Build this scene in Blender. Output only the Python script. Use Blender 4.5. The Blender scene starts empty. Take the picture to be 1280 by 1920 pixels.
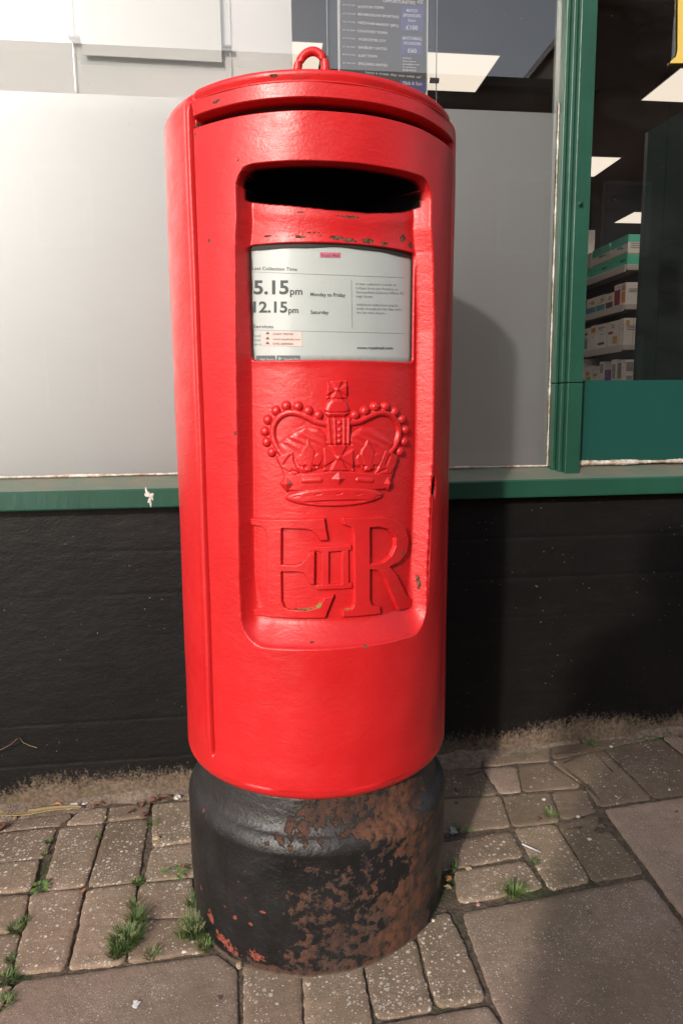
import bpy, math, random
import numpy as np
from mathutils import Vector, Matrix

# ------------------------------------------------------------------ camera, sky, sun
SC = bpy.context.scene
COL = SC.collection
R = math.radians
ZE = 0.8815                       # eye height above the pavement at the post box
FPX = 1296.3                      # focal length in pixels of a 1280 x 1920 picture
PITCH, ROLL, YAW, DIST = 0.1479, -0.01116, 0.03779, 1.1929
cp, sp = math.cos(PITCH), math.sin(PITCH)
FW = np.array([math.sin(YAW)*cp, math.cos(YAW)*cp, -sp])
_rt = np.array([math.cos(YAW), -math.sin(YAW), 0.0]); _up = np.cross(_rt, FW)
RT = _rt*math.cos(ROLL) + _up*math.sin(ROLL)
UP = -_rt*math.sin(ROLL) + _up*math.cos(ROLL)
EYE = np.array([0.0, -DIST, ZE])
cam = bpy.data.objects.new('camera', bpy.data.cameras.new('camera'))
COL.objects.link(cam)
cam.matrix_world = Matrix(((RT[0], UP[0], -FW[0], EYE[0]), (RT[1], UP[1], -FW[1], EYE[1]), (RT[2], UP[2], -FW[2], EYE[2]), (0, 0, 0, 1)))
cam.data.sensor_fit = 'VERTICAL'; cam.data.sensor_height = 36.0; cam.data.lens = FPX/1920*36.0
cam.data.clip_start = 0.02; cam.data.clip_end = 500
SC.camera = cam

SUN_AZ, SUN_EL = R(25.7), R(25.0)     # the sun stands behind the camera, to its left
W = bpy.data.worlds.new('World'); SC.world = W; W.use_nodes = True
_sky = W.node_tree.nodes.new('ShaderNodeTexSky'); _sky.sky_type = 'NISHITA'; _sky.sun_disc = False
_sky.sun_elevation = SUN_EL; _sky.sun_rotation = math.pi + SUN_AZ
_sky.air_density = 1.0; _sky.dust_density = 2.5; _sky.ozone_density = 1.0
_bg = W.node_tree.nodes['Background']; _bg.inputs[1].default_value = 0.15
_hs = W.node_tree.nodes.new('ShaderNodeHueSaturation'); _hs.inputs['Saturation'].default_value = .42   # thin hazy cloud
W.node_tree.links.new(_sky.outputs[0], _hs.inputs['Color']); W.node_tree.links.new(_hs.outputs[0], _bg.inputs[0])
sun = bpy.data.objects.new('sun', bpy.data.lights.new('sun', 'SUN')); COL.objects.link(sun)
sun.data.energy = 2.05; sun.data.angle = R(1.9); sun.data.color = (1.0, 0.92, 0.81)
SDIR = Vector((math.sin(SUN_AZ)*math.cos(SUN_EL), math.cos(SUN_AZ)*math.cos(SUN_EL), -math.sin(SUN_EL)))
sun.rotation_euler = SDIR.to_track_quat('-Z', 'Y').to_euler()
SC.view_settings.view_transform = 'Standard'; SC.view_settings.look = 'None'
SC.view_settings.exposure = 0.58; SC.view_settings.gamma = 1.0
SC.render.engine = 'CYCLES'
SC.cycles.max_bounces = 8; SC.cycles.transparent_max_bounces = 12

# ------------------------------------------------------------------ helpers
rng = np.random.RandomState(7); random.seed(7)
def rays(P):
    P = np.asarray(P, float).reshape(-1, 2)
    return FW[None] + (P[:, :1]-640)/FPX*RT[None] - (P[:, 1:2]-960)/FPX*UP[None]
AL = 0.0806951                     # the shop front is turned a little away
WU = np.array([math.cos(AL), math.sin(AL), 0.]); WN = np.array([-math.sin(AL), math.cos(AL), 0.])
WO = np.array([0., 0.385, 0.])
def onwall(P, v):                  # picture point -> (u, z) on the plane v metres behind the wall face
    d = rays(P); t = (v - (EYE-WO)@WN)/(d@WN); Q = EYE + d*t[:, None]
    return np.stack([(Q-WO)@WU, Q[:, 2]], 1)
def Wp(u, v, z): return WO + WU*u + WN*v + np.array([0, 0, z])
SLX = 0.05                         # the pavement climbs to the right
def onground(P, h=0.0):
    d = rays(P); t = (SLX*EYE[0]+h-EYE[2])/(d[:, 2]-SLX*d[:, 0]); return EYE + d*t[:, None]
def gz(x): return SLX*x
def sst(a, b, x):
    t = np.clip((x-a)/(b-a), 0, 1); return t*t*(3-2*t)

def mesh(name, V, F, mat=None, parent=None, smooth=False, mats=None, midx=None, attrs=None):
    me = bpy.data.meshes.new(name)
    V = np.asarray(V, float)
    if isinstance(F, np.ndarray):
        n, k = F.shape
        me.vertices.add(len(V)); me.vertices.foreach_set('co', V.ravel())
        me.loops.add(n*k); me.loops.foreach_set('vertex_index', F.ravel().astype(np.int32))
        me.polygons.add(n); me.polygons.foreach_set('loop_start', (np.arange(n)*k).astype(np.int32))
        try: me.polygons.foreach_set('loop_total', np.full(n, k, np.int32))
        except Exception: pass
        me.update(calc_edges=True)
    else:
        me.from_pydata([tuple(v) for v in V], [], [tuple(f) for f in F])
    if smooth: me.polygons.foreach_set('use_smooth', np.ones(len(me.polygons), bool))
    for m in (mats or ([mat] if mat else [])): me.materials.append(m)
    if midx is not None: me.polygons.foreach_set('material_index', np.asarray(midx, np.int32))
    for k, a in (attrs or {}).items():
        at = me.attributes.new(k, 'FLOAT', 'POINT'); at.data.foreach_set('value', np.asarray(a, np.float32).ravel())
    me.validate(); me.update()
    o = bpy.data.objects.new(name, me); COL.objects.link(o)
    if parent is not None: o.parent = parent
    return o
def empty(name, loc=(0, 0, 0), rz=0.0):
    o = bpy.data.objects.new(name, None); COL.objects.link(o); o.location = loc; o.rotation_euler = (0, 0, rz)
    o.empty_display_size = 0.05
    return o
def tag(o, label=None, cat=None, group=None, kind=None):
    if label: o['label'] = label
    if cat: o['category'] = cat
    if group: o['group'] = group
    if kind: o['kind'] = kind
    return o
class MB:
    def __init__(s): s.V = []; s.F = []; s.M = []; s.tone = []
    def add(s, V, F, m=0):
        b = len(s.V); s.V += [tuple(v) for v in V]; s.F += [tuple(b+i for i in f) for f in F]; s.M += [m]*len(F); return s
    def hexa(s, P, m=0):           # 8 corners: bottom 4 then top 4
        return s.add(P, [(3, 2, 1, 0), (4, 5, 6, 7), (0, 1, 5, 4), (1, 2, 6, 5), (2, 3, 7, 6), (3, 0, 4, 7)], m)
    def wbox(s, u0, u1, v0, v1, z0, z1, m=0):
        return s.hexa([Wp(u0, v0, z0), Wp(u1, v0, z0), Wp(u1, v1, z0), Wp(u0, v1, z0), Wp(u0, v0, z1), Wp(u1, v0, z1), Wp(u1, v1, z1), Wp(u0, v1, z1)], m)
    def box(s, x0, x1, y0, y1, z0, z1, m=0):
        return s.hexa([(x0, y0, z0), (x1, y0, z0), (x1, y1, z0), (x0, y1, z0), (x0, y0, z1), (x1, y0, z1), (x1, y1, z1), (x0, y1, z1)], m)
    def tube(s, pts, rad, n=8, m=0, close=False):
        pts = [np.asarray(p, float) for p in pts]; k = len(pts)
        rad = rad if hasattr(rad, '__len__') else [rad]*k
        V = []; 
        for i, p in enumerate(pts):
            a = pts[(i-1) % k] if (close or i > 0) else p; b = pts[(i+1) % k] if (close or i < k-1) else p
            t = b-a; t /= np.linalg.norm(t)+1e-12
            r = np.array([0, 0, 1.]) if abs(t[2]) < .9 else np.array([0, 1., 0])
            x = np.cross(t, r); x /= np.linalg.norm(x); y = np.cross(t, x)
            for j in range(n):
                c = 2*math.pi*j/n; V.append(p + rad[i]*(x*math.cos(c)+y*math.sin(c)))
        F = []
        for i in range(k if close else k-1):
            for j in range(n):
                a = i*n+j; b = i*n+(j+1) % n; c = ((i+1) % k)*n+(j+1) % n; d = ((i+1) % k)*n+j
                F.append((a, b, c, d))
        if not close: F += [tuple(range(n)), tuple(range((k-1)*n+n-1, (k-1)*n-1, -1))]
        return s.add(V, F, m)
    def build(s, name, mat=None, parent=None, smooth=False, mats=None, bevel=0):
        o = mesh(name, s.V, s.F, mat, parent, smooth, mats, s.M if mats else None)
        if bevel:
            b = o.modifiers.new('b', 'BEVEL'); b.width = bevel; b.segments = 2; b.limit_method = 'ANGLE'
        return o

# ------------------------------------------------------------------ materials
class NT:
    def __init__(s, name):
        s.m = bpy.data.materials.new(name); s.m.use_nodes = True; s.t = s.m.node_tree
        s.p = s.t.nodes['Principled BSDF']; s.out = s.t.nodes['Material Output']
    def n(s, typ, **kw):
        o = s.t.nodes.new('ShaderNode'+typ)
        for k, v in kw.items(): setattr(o, k, v)
        return o
    def l(s, a, b): s.t.links.new(a, b)
    def setp(s, **kw):
        for k, v in kw.items():
            k = k.replace('_', ' '); i = s.p.inputs[k]
            if hasattr(v, 'links') or hasattr(v, 'is_linked'): s.l(v, i)
            elif k.endswith('Color') or k == 'Specular Tint': i.default_value = (*v, 1) if len(v) == 3 else v
            else: i.default_value = v
    def obj(s):
        if not hasattr(s, '_tc'): s._tc = s.n('TexCoord')
        return s._tc.outputs['Object']
    def geo(s):
        if not hasattr(s, '_g'): s._g = s.n('NewGeometry')
        return s._g.outputs['Position']
    def noise(s, scale, detail=4, rough=.55, vec=None, dist=0, out=0):
        o = s.n('TexNoise'); o.inputs['Scale'].default_value = scale; o.inputs['Detail'].default_value = detail
        o.inputs['Roughness'].default_value = rough; o.inputs['Distortion'].default_value = dist
        s.l(vec if vec is not None else s.obj(), o.inputs['Vector']); return o.outputs[out]
    def scalev(s, v, vec=None):
        o = s.n('VectorMath', operation='MULTIPLY'); s.l(vec if vec is not None else s.obj(), o.inputs[0]); o.inputs[1].default_value = v; return o.outputs[0]
    def vor(s, scale, vec=None, out='Distance', feature='F1', rnd=1):
        o = s.n('TexVoronoi', feature=feature); o.inputs['Scale'].default_value = scale; o.inputs['Randomness'].default_value = rnd
        s.l(vec if vec is not None else s.obj(), o.inputs['Vector']); return o.outputs[out]
    def ramp(s, fac, a, b, ca=(0, 0, 0), cb=(1, 1, 1)):
        o = s.n('ValToRGB'); e = o.color_ramp.elements
        if a > b: a, b, ca, cb = b, a, cb, ca
        e[0].position = a; e[1].position = b; e[0].color = (*ca, 1); e[1].color = (*cb, 1); s.l(fac, o.inputs[0]); return o.outputs[0]
    def mix(s, fac, a, b, blend='MIX'):
        o = s.n('Mix', data_type='RGBA', blend_type=blend)
        for i, v in ((0, fac), (6, a), (7, b)):
            if isinstance(v, (int, float)): o.inputs[i].default_value = v
            elif isinstance(v, tuple): o.inputs[i].default_value = (*v, 1)
            else: s.l(v, o.inputs[i])
        return o.outputs[2]
    def math(s, op, a, b=0.0, clamp=False):
        o = s.n('Math', operation=op); o.use_clamp = clamp
        for i, v in ((0, a), (1, b)):
            if isinstance(v, (int, float)): o.inputs[i].default_value = v
            else: s.l(v, o.inputs[i])
        return o.outputs[0]
    def attr(s, name):
        o = s.n('Attribute'); o.attribute_name = name; return o.outputs['Fac']
    def bump(s, h, dist=.001, strength=1.0, normal=None):
        o = s.n('Bump'); o.inputs['Distance'].default_value = dist; o.inputs['Strength'].default_value = strength
        s.l(h, o.inputs['Height'])
        if normal is not None: s.l(normal, o.inputs['Normal'])
        return o.outputs[0]
def plain(name, col, rough=.6, spec=.5, metal=0.0, nz=0.0, scale=60, bump=0.0):
    n = NT(name)
    if nz: n.setp(Base_Color=n.mix(n.noise(scale, 5), tuple(c*(1-nz) for c in col), tuple(min(1, c*(1+nz)) for c in col)))
    else: n.setp(Base_Color=col)
    n.setp(Roughness=rough, Metallic=metal); n.p.inputs['Specular IOR Level'].default_value = spec
    if bump: n.setp(Normal=n.bump(n.noise(scale*3, 4), bump))
    return n.m

def red_paint():
    n = NT('red_gloss_paint')
    big = n.noise(5, 3); fine = n.noise(70, 5)
    col = n.mix(n.ramp(big, .35, .7), (.51, .010, .012), (.58, .016, .018))
    col = n.mix(n.math('MULTIPLY', n.ramp(fine, .5, .8), .35), col, (.42, .013, .016))
    # grime specks
    sp_ = n.vor(95); spn = n.noise(14, 2)
    m = n.math('MULTIPLY', n.ramp(sp_, .10, .07), n.ramp(spn, .60, .66))
    col = n.mix(n.math('MULTIPLY', m, .8), col, (.16, .03, .03))
    # worn places: an attribute says where, noise says the shape
    wear = n.attr('wear'); wn = n.noise(150, 6, .65)
    wm = n.ramp(n.math('ADD', n.math('MULTIPLY', wear, .62), n.math('MULTIPLY', wn, .75)), .735, .76)
    wcol = n.mix(n.ramp(n.noise(260, 3), .45, .6), (.070, .030, .022), (.18, .085, .060))
    col = n.mix(wm, col, wcol)
    lich = n.attr('lichen'); lm = n.ramp(n.math('ADD', n.math('MULTIPLY', lich, .72), n.math('MULTIPLY', n.noise(330, 5, .7), .8)), .80, .84)
    col = n.mix(lm, col, n.mix(n.ramp(n.noise(500, 2), .45, .6), (.30, .22, .03), (.10, .07, .05)))
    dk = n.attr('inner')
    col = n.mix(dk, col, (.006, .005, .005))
    n.setp(Base_Color=col)
    n.setp(Roughness=n.mix(wm, n.ramp(n.noise(28, 4), .3, .75, (.30,)*3, (.46,)*3), (.85,)*3))
    n.l(n.math('MULTIPLY', n.math('SUBTRACT', .5, n.math('MULTIPLY', dk, .5)), n.math('SUBTRACT', 1.0, n.math('MULTIPLY', wm, .85))), n.p.inputs['Specular IOR Level'])
    # brush marks and old paint runs under the gloss
    br = n.noise(38, 5, .6, n.scalev((1, 1, 2.2)), .6)
    peel = n.noise(230, 4, .6)
    h = n.math('ADD', n.math('MULTIPLY', br, 1.0), n.math('MULTIPLY', peel, .42))
    h = n.math('SUBTRACT', h, n.math('MULTIPLY', wm, .45))
    n.setp(Normal=n.bump(h, .0012, .65))
    return n.m
RED = red_paint()

def base_paint():
    n = NT('black_paint_over_rust')
    z = n.obj()
    rust = n.attr('rust')
    n1 = n.noise(16, 6, .62); n2 = n.noise(75, 5, .62); n3 = n.noise(230, 4, .6)
    f = n.math('ADD', n.math('MULTIPLY', rust, .57), n.math('ADD', n.math('MULTIPLY', n1, .42), n.math('MULTIPLY', n2, .78)))
    rm = n.ramp(f, .925, .975)
    rc = n.mix(n.ramp(n2, .35, .65), (.014, .010, .008), (.095, .034, .017))
    rc = n.mix(n.ramp(n3, .46, .60), rc, (.040, .022, .016))
    rc = n.mix(n.math('MULTIPLY', n.ramp(n.noise(9, 3), .5, .7), .4), rc, (.080, .058, .047))
    rc = n.mix(n.math('MULTIPLY', n.attr('orange'), n.ramp(n2, .38, .55)), rc, (.135, .052, .025))
    streak = n.ramp(n.noise(1.0, 4, .6, n.scalev((70, 70, 5.0))), .50, .66); rc = n.mix(n.math('MULTIPLY', streak, .55), rc, (.016, .011, .010))
    bc = n.mix(n.ramp(n.noise(11, 4), .35, .7), (.0045, .0045, .005), (.013, .0125, .014))
    bc = n.mix(n.math('MULTIPLY', n.attr('shoulder_tone'), .55), bc, (.050, .043, .042))
    dr = n.math('MULTIPLY', n.ramp(n.noise(1.0, 3, .5, n.scalev((55, 55, 3.0))), .57, .63), n.attr('drip'))
    bc = n.mix(dr, bc, (.003, .003, .003))
    col = n.mix(rm, bc, rc)
    red = n.attr('redchip'); rdm = n.ramp(n.math('ADD', n.math('MULTIPLY', red, .46), n.math('MULTIPLY', n.noise(120, 5, .62), .9)), .80, .83)
    col = n.mix(n.math('MULTIPLY', rdm, .9), col, n.mix(n.ramp(n3, .4, .6), (.20, .040, .026), (.30, .085, .06)))
    dirt = n.attr('dirt'); dm = n.ramp(n.math('ADD', dirt, n.math('MULTIPLY', n.noise(60, 5, .6), .6)), .72, .95)
    col = n.mix(dm, col, n.mix(n.noise(140, 3), (.06, .04, .03), (.15, .11, .085)))
    n.setp(Base_Color=col, Roughness=n.mix(rm, n.ramp(n.noise(24, 4), .3, .7, (.34,)*3, (.52,)*3), (.85,)*3))
    h = n.math('ADD', n.math('MULTIPLY', rm, -.8), n.math('ADD', n.math('MULTIPLY', n2, .7), n.math('MULTIPLY', n3, .3)))
    h = n.math('ADD', h, n.math('MULTIPLY', n.noise(30, 3), .9))
    n.setp(Normal=n.bump(h, .0026, .9))
    return n.m
BASEM = base_paint()

def aggregate(name, c1, c2, stone, amount, sc1=75, wet=0):
    n = NT(name); P = n.geo()
    big = n.noise(6, 4, .6, P); med = n.noise(45, 5, .6, P); fine = n.noise(420, 3, .6, P)
    col = n.mix(n.ramp(big, .3, .7), c1, c2)
    col = n.mix(n.math('MULTIPLY', n.ramp(med, .4, .75), .5), col, tuple(c*.6 for c in c1))
    col = n.mix(n.math('MULTIPLY', n.ramp(fine, .48, .7), .35), col, tuple(min(1, c*1.9) for c in c2))
    # green film of algae in patches
    alg = n.math('MULTIPLY', n.ramp(n.noise(3.3, 4, .6, P), .42, .64), .50)
    col = n.mix(n.math('MULTIPLY', alg, .75), col, (.150, .130, .070))
    tn = n.attr('tone')
    tc = n.ramp(tn, 0.0, 1.0, (.84, .83, .80), (1.24, 1.22, 1.17)); col = n.mix(1.0, col, tc, 'MULTIPLY')
    st = n.math('MULTIPLY', n.ramp(n.noise(1.6, 5, .65, P), .50, .68), .40)
    col = n.mix(st, col, (.085, .062, .050))
    gum = n.math('MULTIPLY', n.ramp(n.math('ADD', n.vor(7, P), n.math('MULTIPLY', n.noise(60, 2, .5, P), .05)), .115, .09), n.ramp(n.noise(2.5, 1, .5, P), .50, .52)); col = n.mix(n.math('MULTIPLY', gum, .5), col, (.07, .058, .052))
    w = n.noise(30, 2, .5, P, out=1)
    sc = n.scalev((1, 1, 0.15), P)
    hs = []
    for s_, lo, gate in ((sc1, .46, .50), (sc1*1.9, .46, .46), (sc1*3.6, .42, .42)):
        d = n.n('TexVoronoi'); d.inputs['Scale'].default_value = s_; n.l(P, d.inputs['Vector'])
        keep = n.n('SeparateColor'); n.l(d.outputs['Color'], keep.inputs[0])
        reg = n.math('ADD', keep.outputs[0], n.math('MULTIPLY', n.math('SUBTRACT', n.noise(9, 2, .5, P), .5), 1.3))
        size = n.math('MULTIPLY', keep.outputs[1], .16)
        dd = n.math('ADD', d.outputs['Distance'], n.math('ADD', size, n.math('MULTIPLY', n.noise(s_*3.0, 2, .5, P), .22)))
        mk = n.math('MULTIPLY', n.ramp(dd, lo+.04, lo-.02), n.ramp(n.math('ADD', reg, n.math('MULTIPLY', n.math('SUBTRACT', n.noise(2.7, 3, .6, P), .5), 1.2)), 1-amount*gate, 1-amount*gate+.03))
        sc_ = n.mix(keep.outputs[2], tuple(c*.42 for c in stone), stone)
        col = n.mix(mk, col, sc_); hs.append(mk)
    n.setp(Base_Color=col, Roughness=.88)
    n.p.inputs['Specular IOR Level'].default_value = .3
    h = n.math('ADD', n.math('MULTIPLY', med, 1.0), n.math('ADD', n.math('MULTIPLY', fine, .35), n.math('MULTIPLY', hs[0], .35)))
    n.setp(Normal=n.bump(h, .0022, .9))
    return n.m
BLOCK = aggregate('exposed_aggregate_block', (.200, .140, .105), (.300, .218, .168), (.66, .58, .50), .86, 100)
BLOCK2 = aggregate('darker_worn_block', (.140, .100, .076), (.210, .155, .120), (.55, .48, .41), .5, 120)
SLAB = aggregate('concrete_slab', (.225, .160, .130), (.325, .240, .198), (.56, .48, .42), .40, 230)
def soil_mat(name, moss, c1=(.030, .021, .015), c2=(.085, .060, .043)):
    n = NT(name); P = n.geo()
    col = n.mix(n.ramp(n.noise(90, 5, .6, P), .35, .68), c1, c2)
    col = n.mix(n.ramp(n.math('ADD', n.noise(7, 3, .6, P), n.math('MULTIPLY', n.noise(120, 4, .6, P), .35)), moss, moss+.10), col, (.040, .052, .018))
    col = n.mix(n.ramp(n.vor(170, P), .16, .10), col, (.20, .16, .12))
    n.setp(Base_Color=col, Roughness=.95, Normal=n.bump(n.noise(160, 5, .65, P), .005, 1.0))
    return n.m
SOIL = soil_mat('joint_soil_and_moss', .72, (.060, .043, .031), (.165, .120, .088))
DIRT = soil_mat('dusty_dirt', .80, (.12, .088, .066), (.25, .19, .15))

def wall_mat():
    n = NT('black_painted_brick'); P = n.geo()
    sep = n.n('SeparateXYZ'); n.l(P, sep.inputs[0])
    hgt = n.math('SUBTRACT', sep.outputs[2], n.math('MULTIPLY', sep.outputs[0], SLX))
    base = n.mix(n.ramp(n.noise(4, 4, .6, P), .35, .7), (.0042, .0036, .0036), (.0076, .0066, .0065))
    base = n.mix(n.math('MULTIPLY', n.ramp(n.noise(2.2, 5, .7, n.scalev((3, 3, 14), P)), .5, .8), .5), base, (.014, .012, .0115))
    # pale chips
    cm = n.math('MULTIPLY', n.ramp(n.vor(60, P), .085, .06), n.ramp(n.noise(6, 2, .5, P), .52, .56))
    base = n.mix(cm, base, (.17, .14, .12))
    sc = n.math('MULTIPLY', n.ramp(n.noise(3, 4, .6, n.scalev((7, 7, 60), P)), .69, .72), n.ramp(n.noise(5, 2, .5, P), .5, .62))
    base = n.mix(n.math('MULTIPLY', sc, .30), base, (.12, .10, .09))
    # paint flaked off low down
    vn = n.noise(1.0, 6, .68, n.scalev((95, 95, 62), P)); vb = n.noise(3.2, 3, .5, P)
    f = n.math('ADD', n.math('MULTIPLY', hgt, -7.8), n.math('ADD', n.math('MULTIPLY', vn, .75), n.math('MULTIPLY', vb, .75)))
    sp2 = n.noise(210, 4, .7, P); fl = n.ramp(n.math('ADD', f, n.math('MULTIPLY', n.math('SUBTRACT', sp2, .5), .7)), .22, .42)
    dc = n.mix(n.ramp(n.noise(120, 5, .6, P), .35, .65), (.085, .060, .043), (.18, .132, .097))
    dc = n.mix(n.math('MULTIPLY', n.ramp(n.noise(12, 4, .6, P), .52, .7), .4), dc, (.075, .078, .035))
    splash = n.math('MULTIPLY', n.ramp(hgt, .42, .02), n.ramp(n.noise(160, 4, .7, P), .60, .75))
    base = n.mix(n.math('MULTIPLY', splash, .35), base, (.08, .062, .05))
    n.setp(Base_Color=n.mix(fl, base, dc))
    n.setp(Roughness=n.mix(fl, (.50,)*3, (.95,)*3))
    n.p.inputs['Specular IOR Level'].default_value = .25
    h = n.math('ADD', n.math('MULTIPLY', n.noise(26, 5, .65, n.scalev((1, 1, 1.8), P)), 1.0), n.math('MULTIPLY', n.noise(170, 4, .6, P), .35))
    h = n.math('SUBTRACT', h, n.math('MULTIPLY', fl, .7))
    n.setp(Normal=n.bump(h, .003, .5))
    return n.m
WALLM = wall_mat()
def green_mat(name, c, rough=.38, dirt=0.0):
    n = NT(name); P = n.geo()
    col = n.mix(n.ramp(n.noise(9, 4, .6, P), .3, .7), tuple(x*.85 for x in c), tuple(x*1.12 for x in c))
    if dirt: col = n.mix(n.ramp(n.noise(14, 6, .7, n.scalev((1, 1, 1), P)), .62-dirt*.3, .85-dirt*.2), col, (.15, .135, .10))
    col = n.mix(n.ramp(n.vor(120, P), .07, .05), col, (.10, .16, .12))
    n.setp(Base_Color=col, Roughness=rough, Normal=n.bump(n.noise(60, 5, .6, n.scalev((1, 1, .25), P)), .0012, .7))
    return n.m
GREEN = green_mat('green_gloss_paint', (.012, .064, .040))
GREEN2 = green_mat('weathered_sill_top', (.085, .13, .095), .6, 1.0)
GREENV = plain('green_window_vinyl', (.010, .060, .048), .30, .5, nz=.1, scale=3)
def seal_mat():
    n = NT('white_sealant'); P = n.geo()
    n.setp(Base_Color=n.mix(n.ramp(n.noise(40, 5, .7, P), .4, .62), (.30, .20, .13), (.62, .58, .54)), Roughness=.6, Normal=n.bump(n.noise(90, 4, .6, P), .003)); return n.m
SEAL = seal_mat()
def glass_mat():
    n = NT('shop_window_glass')
    g = n.n('BsdfGlossy'); g.inputs['Roughness'].default_value = .0; g.inputs['Color'].default_value = (1, 1, 1, 1)
    t = n.n('BsdfTransparent'); t.inputs['Color'].default_value = (.93, .935, .935, 1)
    fr = n.n('Fresnel'); fr.inputs['IOR'].default_value = 1.52
    f2 = n.math('MULTIPLY', fr.outputs[0], 2.8, True)   # two sheets of glass, four surfaces
    # a little dust on the pane
    d = n.n('BsdfDiffuse'); d.inputs['Color'].default_value = (.5, .48, .46, 1)
    dm = n.math('ADD', n.math('MULTIPLY', n.ramp(n.noise(2.2, 5, .7, n.scalev((1, 1, 2.5), n.geo())), .45, .8), .025), n.math('MULTIPLY', n.ramp(n.vor(45, n.geo()), .04, .025), .5))
    m0 = n.n('MixShader'); n.l(dm, m0.inputs[0]); n.l(t.outputs[0], m0.inputs[1]); n.l(d.outputs[0], m0.inputs[2])
    m = n.n('MixShader'); n.l(f2, m.inputs[0]); n.l(m0.outputs[0], m.inputs[1]); n.l(g.outputs[0], m.inputs[2]); n.l(m.outputs[0], n.out.inputs[0])
    return n.m
GLASS = glass_mat()
def film_mat():
    n = NT('frosted_window_film'); P = n.geo()
    n.setp(Base_Color=n.mix(n.noise(1.3, 3, .5, P), (.32, .32, .32), (.38, .38, .385)))
    n.setp(Roughness=.46); n.p.inputs['Specular IOR Level'].default_value = .9
    n.setp(Normal=n.bump(n.noise(1.6, 2, .5, P), .004, .3))
    t = n.n('BsdfTransparent'); t.inputs['Color'].default_value = (.95, .95, .95, 1)
    tl = n.n('BsdfTranslucent'); tl.inputs['Color'].default_value = (.93, .93, .93, 1)
    m0 = n.n('MixShader'); m0.inputs[0].default_value = .82; n.l(t.outputs[0], m0.inputs[1]); n.l(tl.outputs[0], m0.inputs[2])
    scr = n.ramp(n.noise(3, 3, .6, n.scalev((9, 9, 90), P)), .74, .75)
    m = n.n('MixShader'); n.l(n.math('ADD', .78, n.math('MULTIPLY', n.math('SUBTRACT', n.noise(2.0, 5, .6, n.scalev((7, 7, .6), P)), .5), .12)), m.inputs[0]); n.l(n.p.outputs[0], m.inputs[1]); n.l(m0.outputs[0], m.inputs[2])
    gl = n.n('BsdfGlossy'); gl.inputs['Roughness'].default_value = .50; gl.inputs['Color'].default_value = (.97, .98, 1, 1)   # satin sheen of etched film
    m2 = n.n('MixShader'); n.l(n.math('ADD', .44, n.math('MULTIPLY', n.math('SUBTRACT', n.noise(1.2, 3, .5, n.scalev((3, 3, .5), P)), .5), .07)), m2.inputs[0]); n.l(m.outputs[0], m2.inputs[1]); n.l(gl.outputs[0], m2.inputs[2]); n.l(m2.outputs[0], n.out.inputs[0])
    return n.m
FILM = film_mat()
def acrylic():
    n = NT('clear_acrylic')
    g = n.n('BsdfGlossy'); g.inputs['Roughness'].default_value = .05
    t = n.n('BsdfTransparent'); t.inputs['Color'].default_value = (.97, .98, .98, 1)
    m = n.n('MixShader'); m.inputs[0].default_value = .025; n.l(t.outputs[0], m.inputs[1]); n.l(g.outputs[0], m.inputs[2]); n.l(m.outputs[0], n.out.inputs[0]); return n.m
ACRYL = acrylic()
def emit(name, c, s):
    n = NT(name); n.setp(Base_Color=(.8, .8, .8)); n.p.inputs['Emission Color'].default_value = (*c, 1); n.p.inputs['Emission Strength'].default_value = s; return n.m
LIGHTM = emit('lit_ceiling_panel', (1.0, .86, .70), .72)
STEEL = plain('brushed_steel', (.55, .55, .55), .3, metal=1)
WHITE = plain('white_board', (.88, .865, .86), .7, nz=.03, scale=2)
PAPER = plain('white_paper', (.83, .82, .80), .7)
INK = plain('grey_ink', (.045, .055, .055), .6)
INKL = plain('pale_grey_ink', (.16, .175, .175), .6)
CEILM = plain('brown_ceiling', (.11, .085, .07), .9, nz=.1, scale=3)
ROOMM = plain('dark_room_wall', (.060, .045, .040), .9, nz=.1)
DKGREEN = plain('dark_green_panel', (.006, .016, .013), .55)
SHELFM = plain('grey_metal_shelf', (.42, .38, .36), .5)

# ------------------------------------------------------------------ ground
GRASSM = NT('grass_blade')
_gi = GRASSM.n('ObjectInfo')
GRASSM.setp(Base_Color=GRASSM.mix(GRASSM.ramp(GRASSM.noise(60, 3, .5, GRASSM.geo()), .35, .65), (.040, .082, .016), (.135, .185, .050)), Roughness=.5)
GRASSM = GRASSM.m
LEAFM = plain('weed_leaf', (.10, .20, .045), .5, nz=.25, scale=40)
STRAW = plain('dry_straw', (.30, .22, .11), .8, nz=.3, scale=50, bump=.001)
DEAD = plain('dead_leaf', (.15, .070, .045), .8, nz=.4, scale=45, bump=.001)
BITW = plain('pale_scrap', (.55, .50, .45), .7, nz=.2)

def sheet(name, x0, x1, y0, y1, off, mat, n=2):
    return mesh(name, [(x0, y0, gz(x0)+off), (x1, y0, gz(x1)+off), (x1, y1, gz(x1)+off), (x0, y1, gz(x0)+off)], [(0, 1, 2, 3)], mat)
tag(sheet('ground', -60, 60, -60, 60, -.022, SLAB), kind='structure')
gx = np.linspace(-1.9, 2.6, 240); gy = np.linspace(-1.3, .62, 130)
GX, GY = np.meshgrid(gx, gy)
def vnoise(X, Y, s, seed=0):      # cheap smooth noise on the ground
    r = np.random.RandomState(seed); out = 0*X
    for i in range(7):
        a = r.uniform(0, 6.28); k = s*r.uniform(.6, 1.6); out = out+np.sin((X*math.cos(a)+Y*math.sin(a))*k+r.uniform(0, 6.28))
    return out/7
GZ = SLX*GX - .0050 + .0026*sst(.15, .45, GX)*sst(-.08, .08, GY) + .0018*vnoise(GX, GY, 60, 1) + .002*vnoise(GX, GY, 190, 2)
idx = np.arange(GX.size).reshape(GX.shape)
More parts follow.
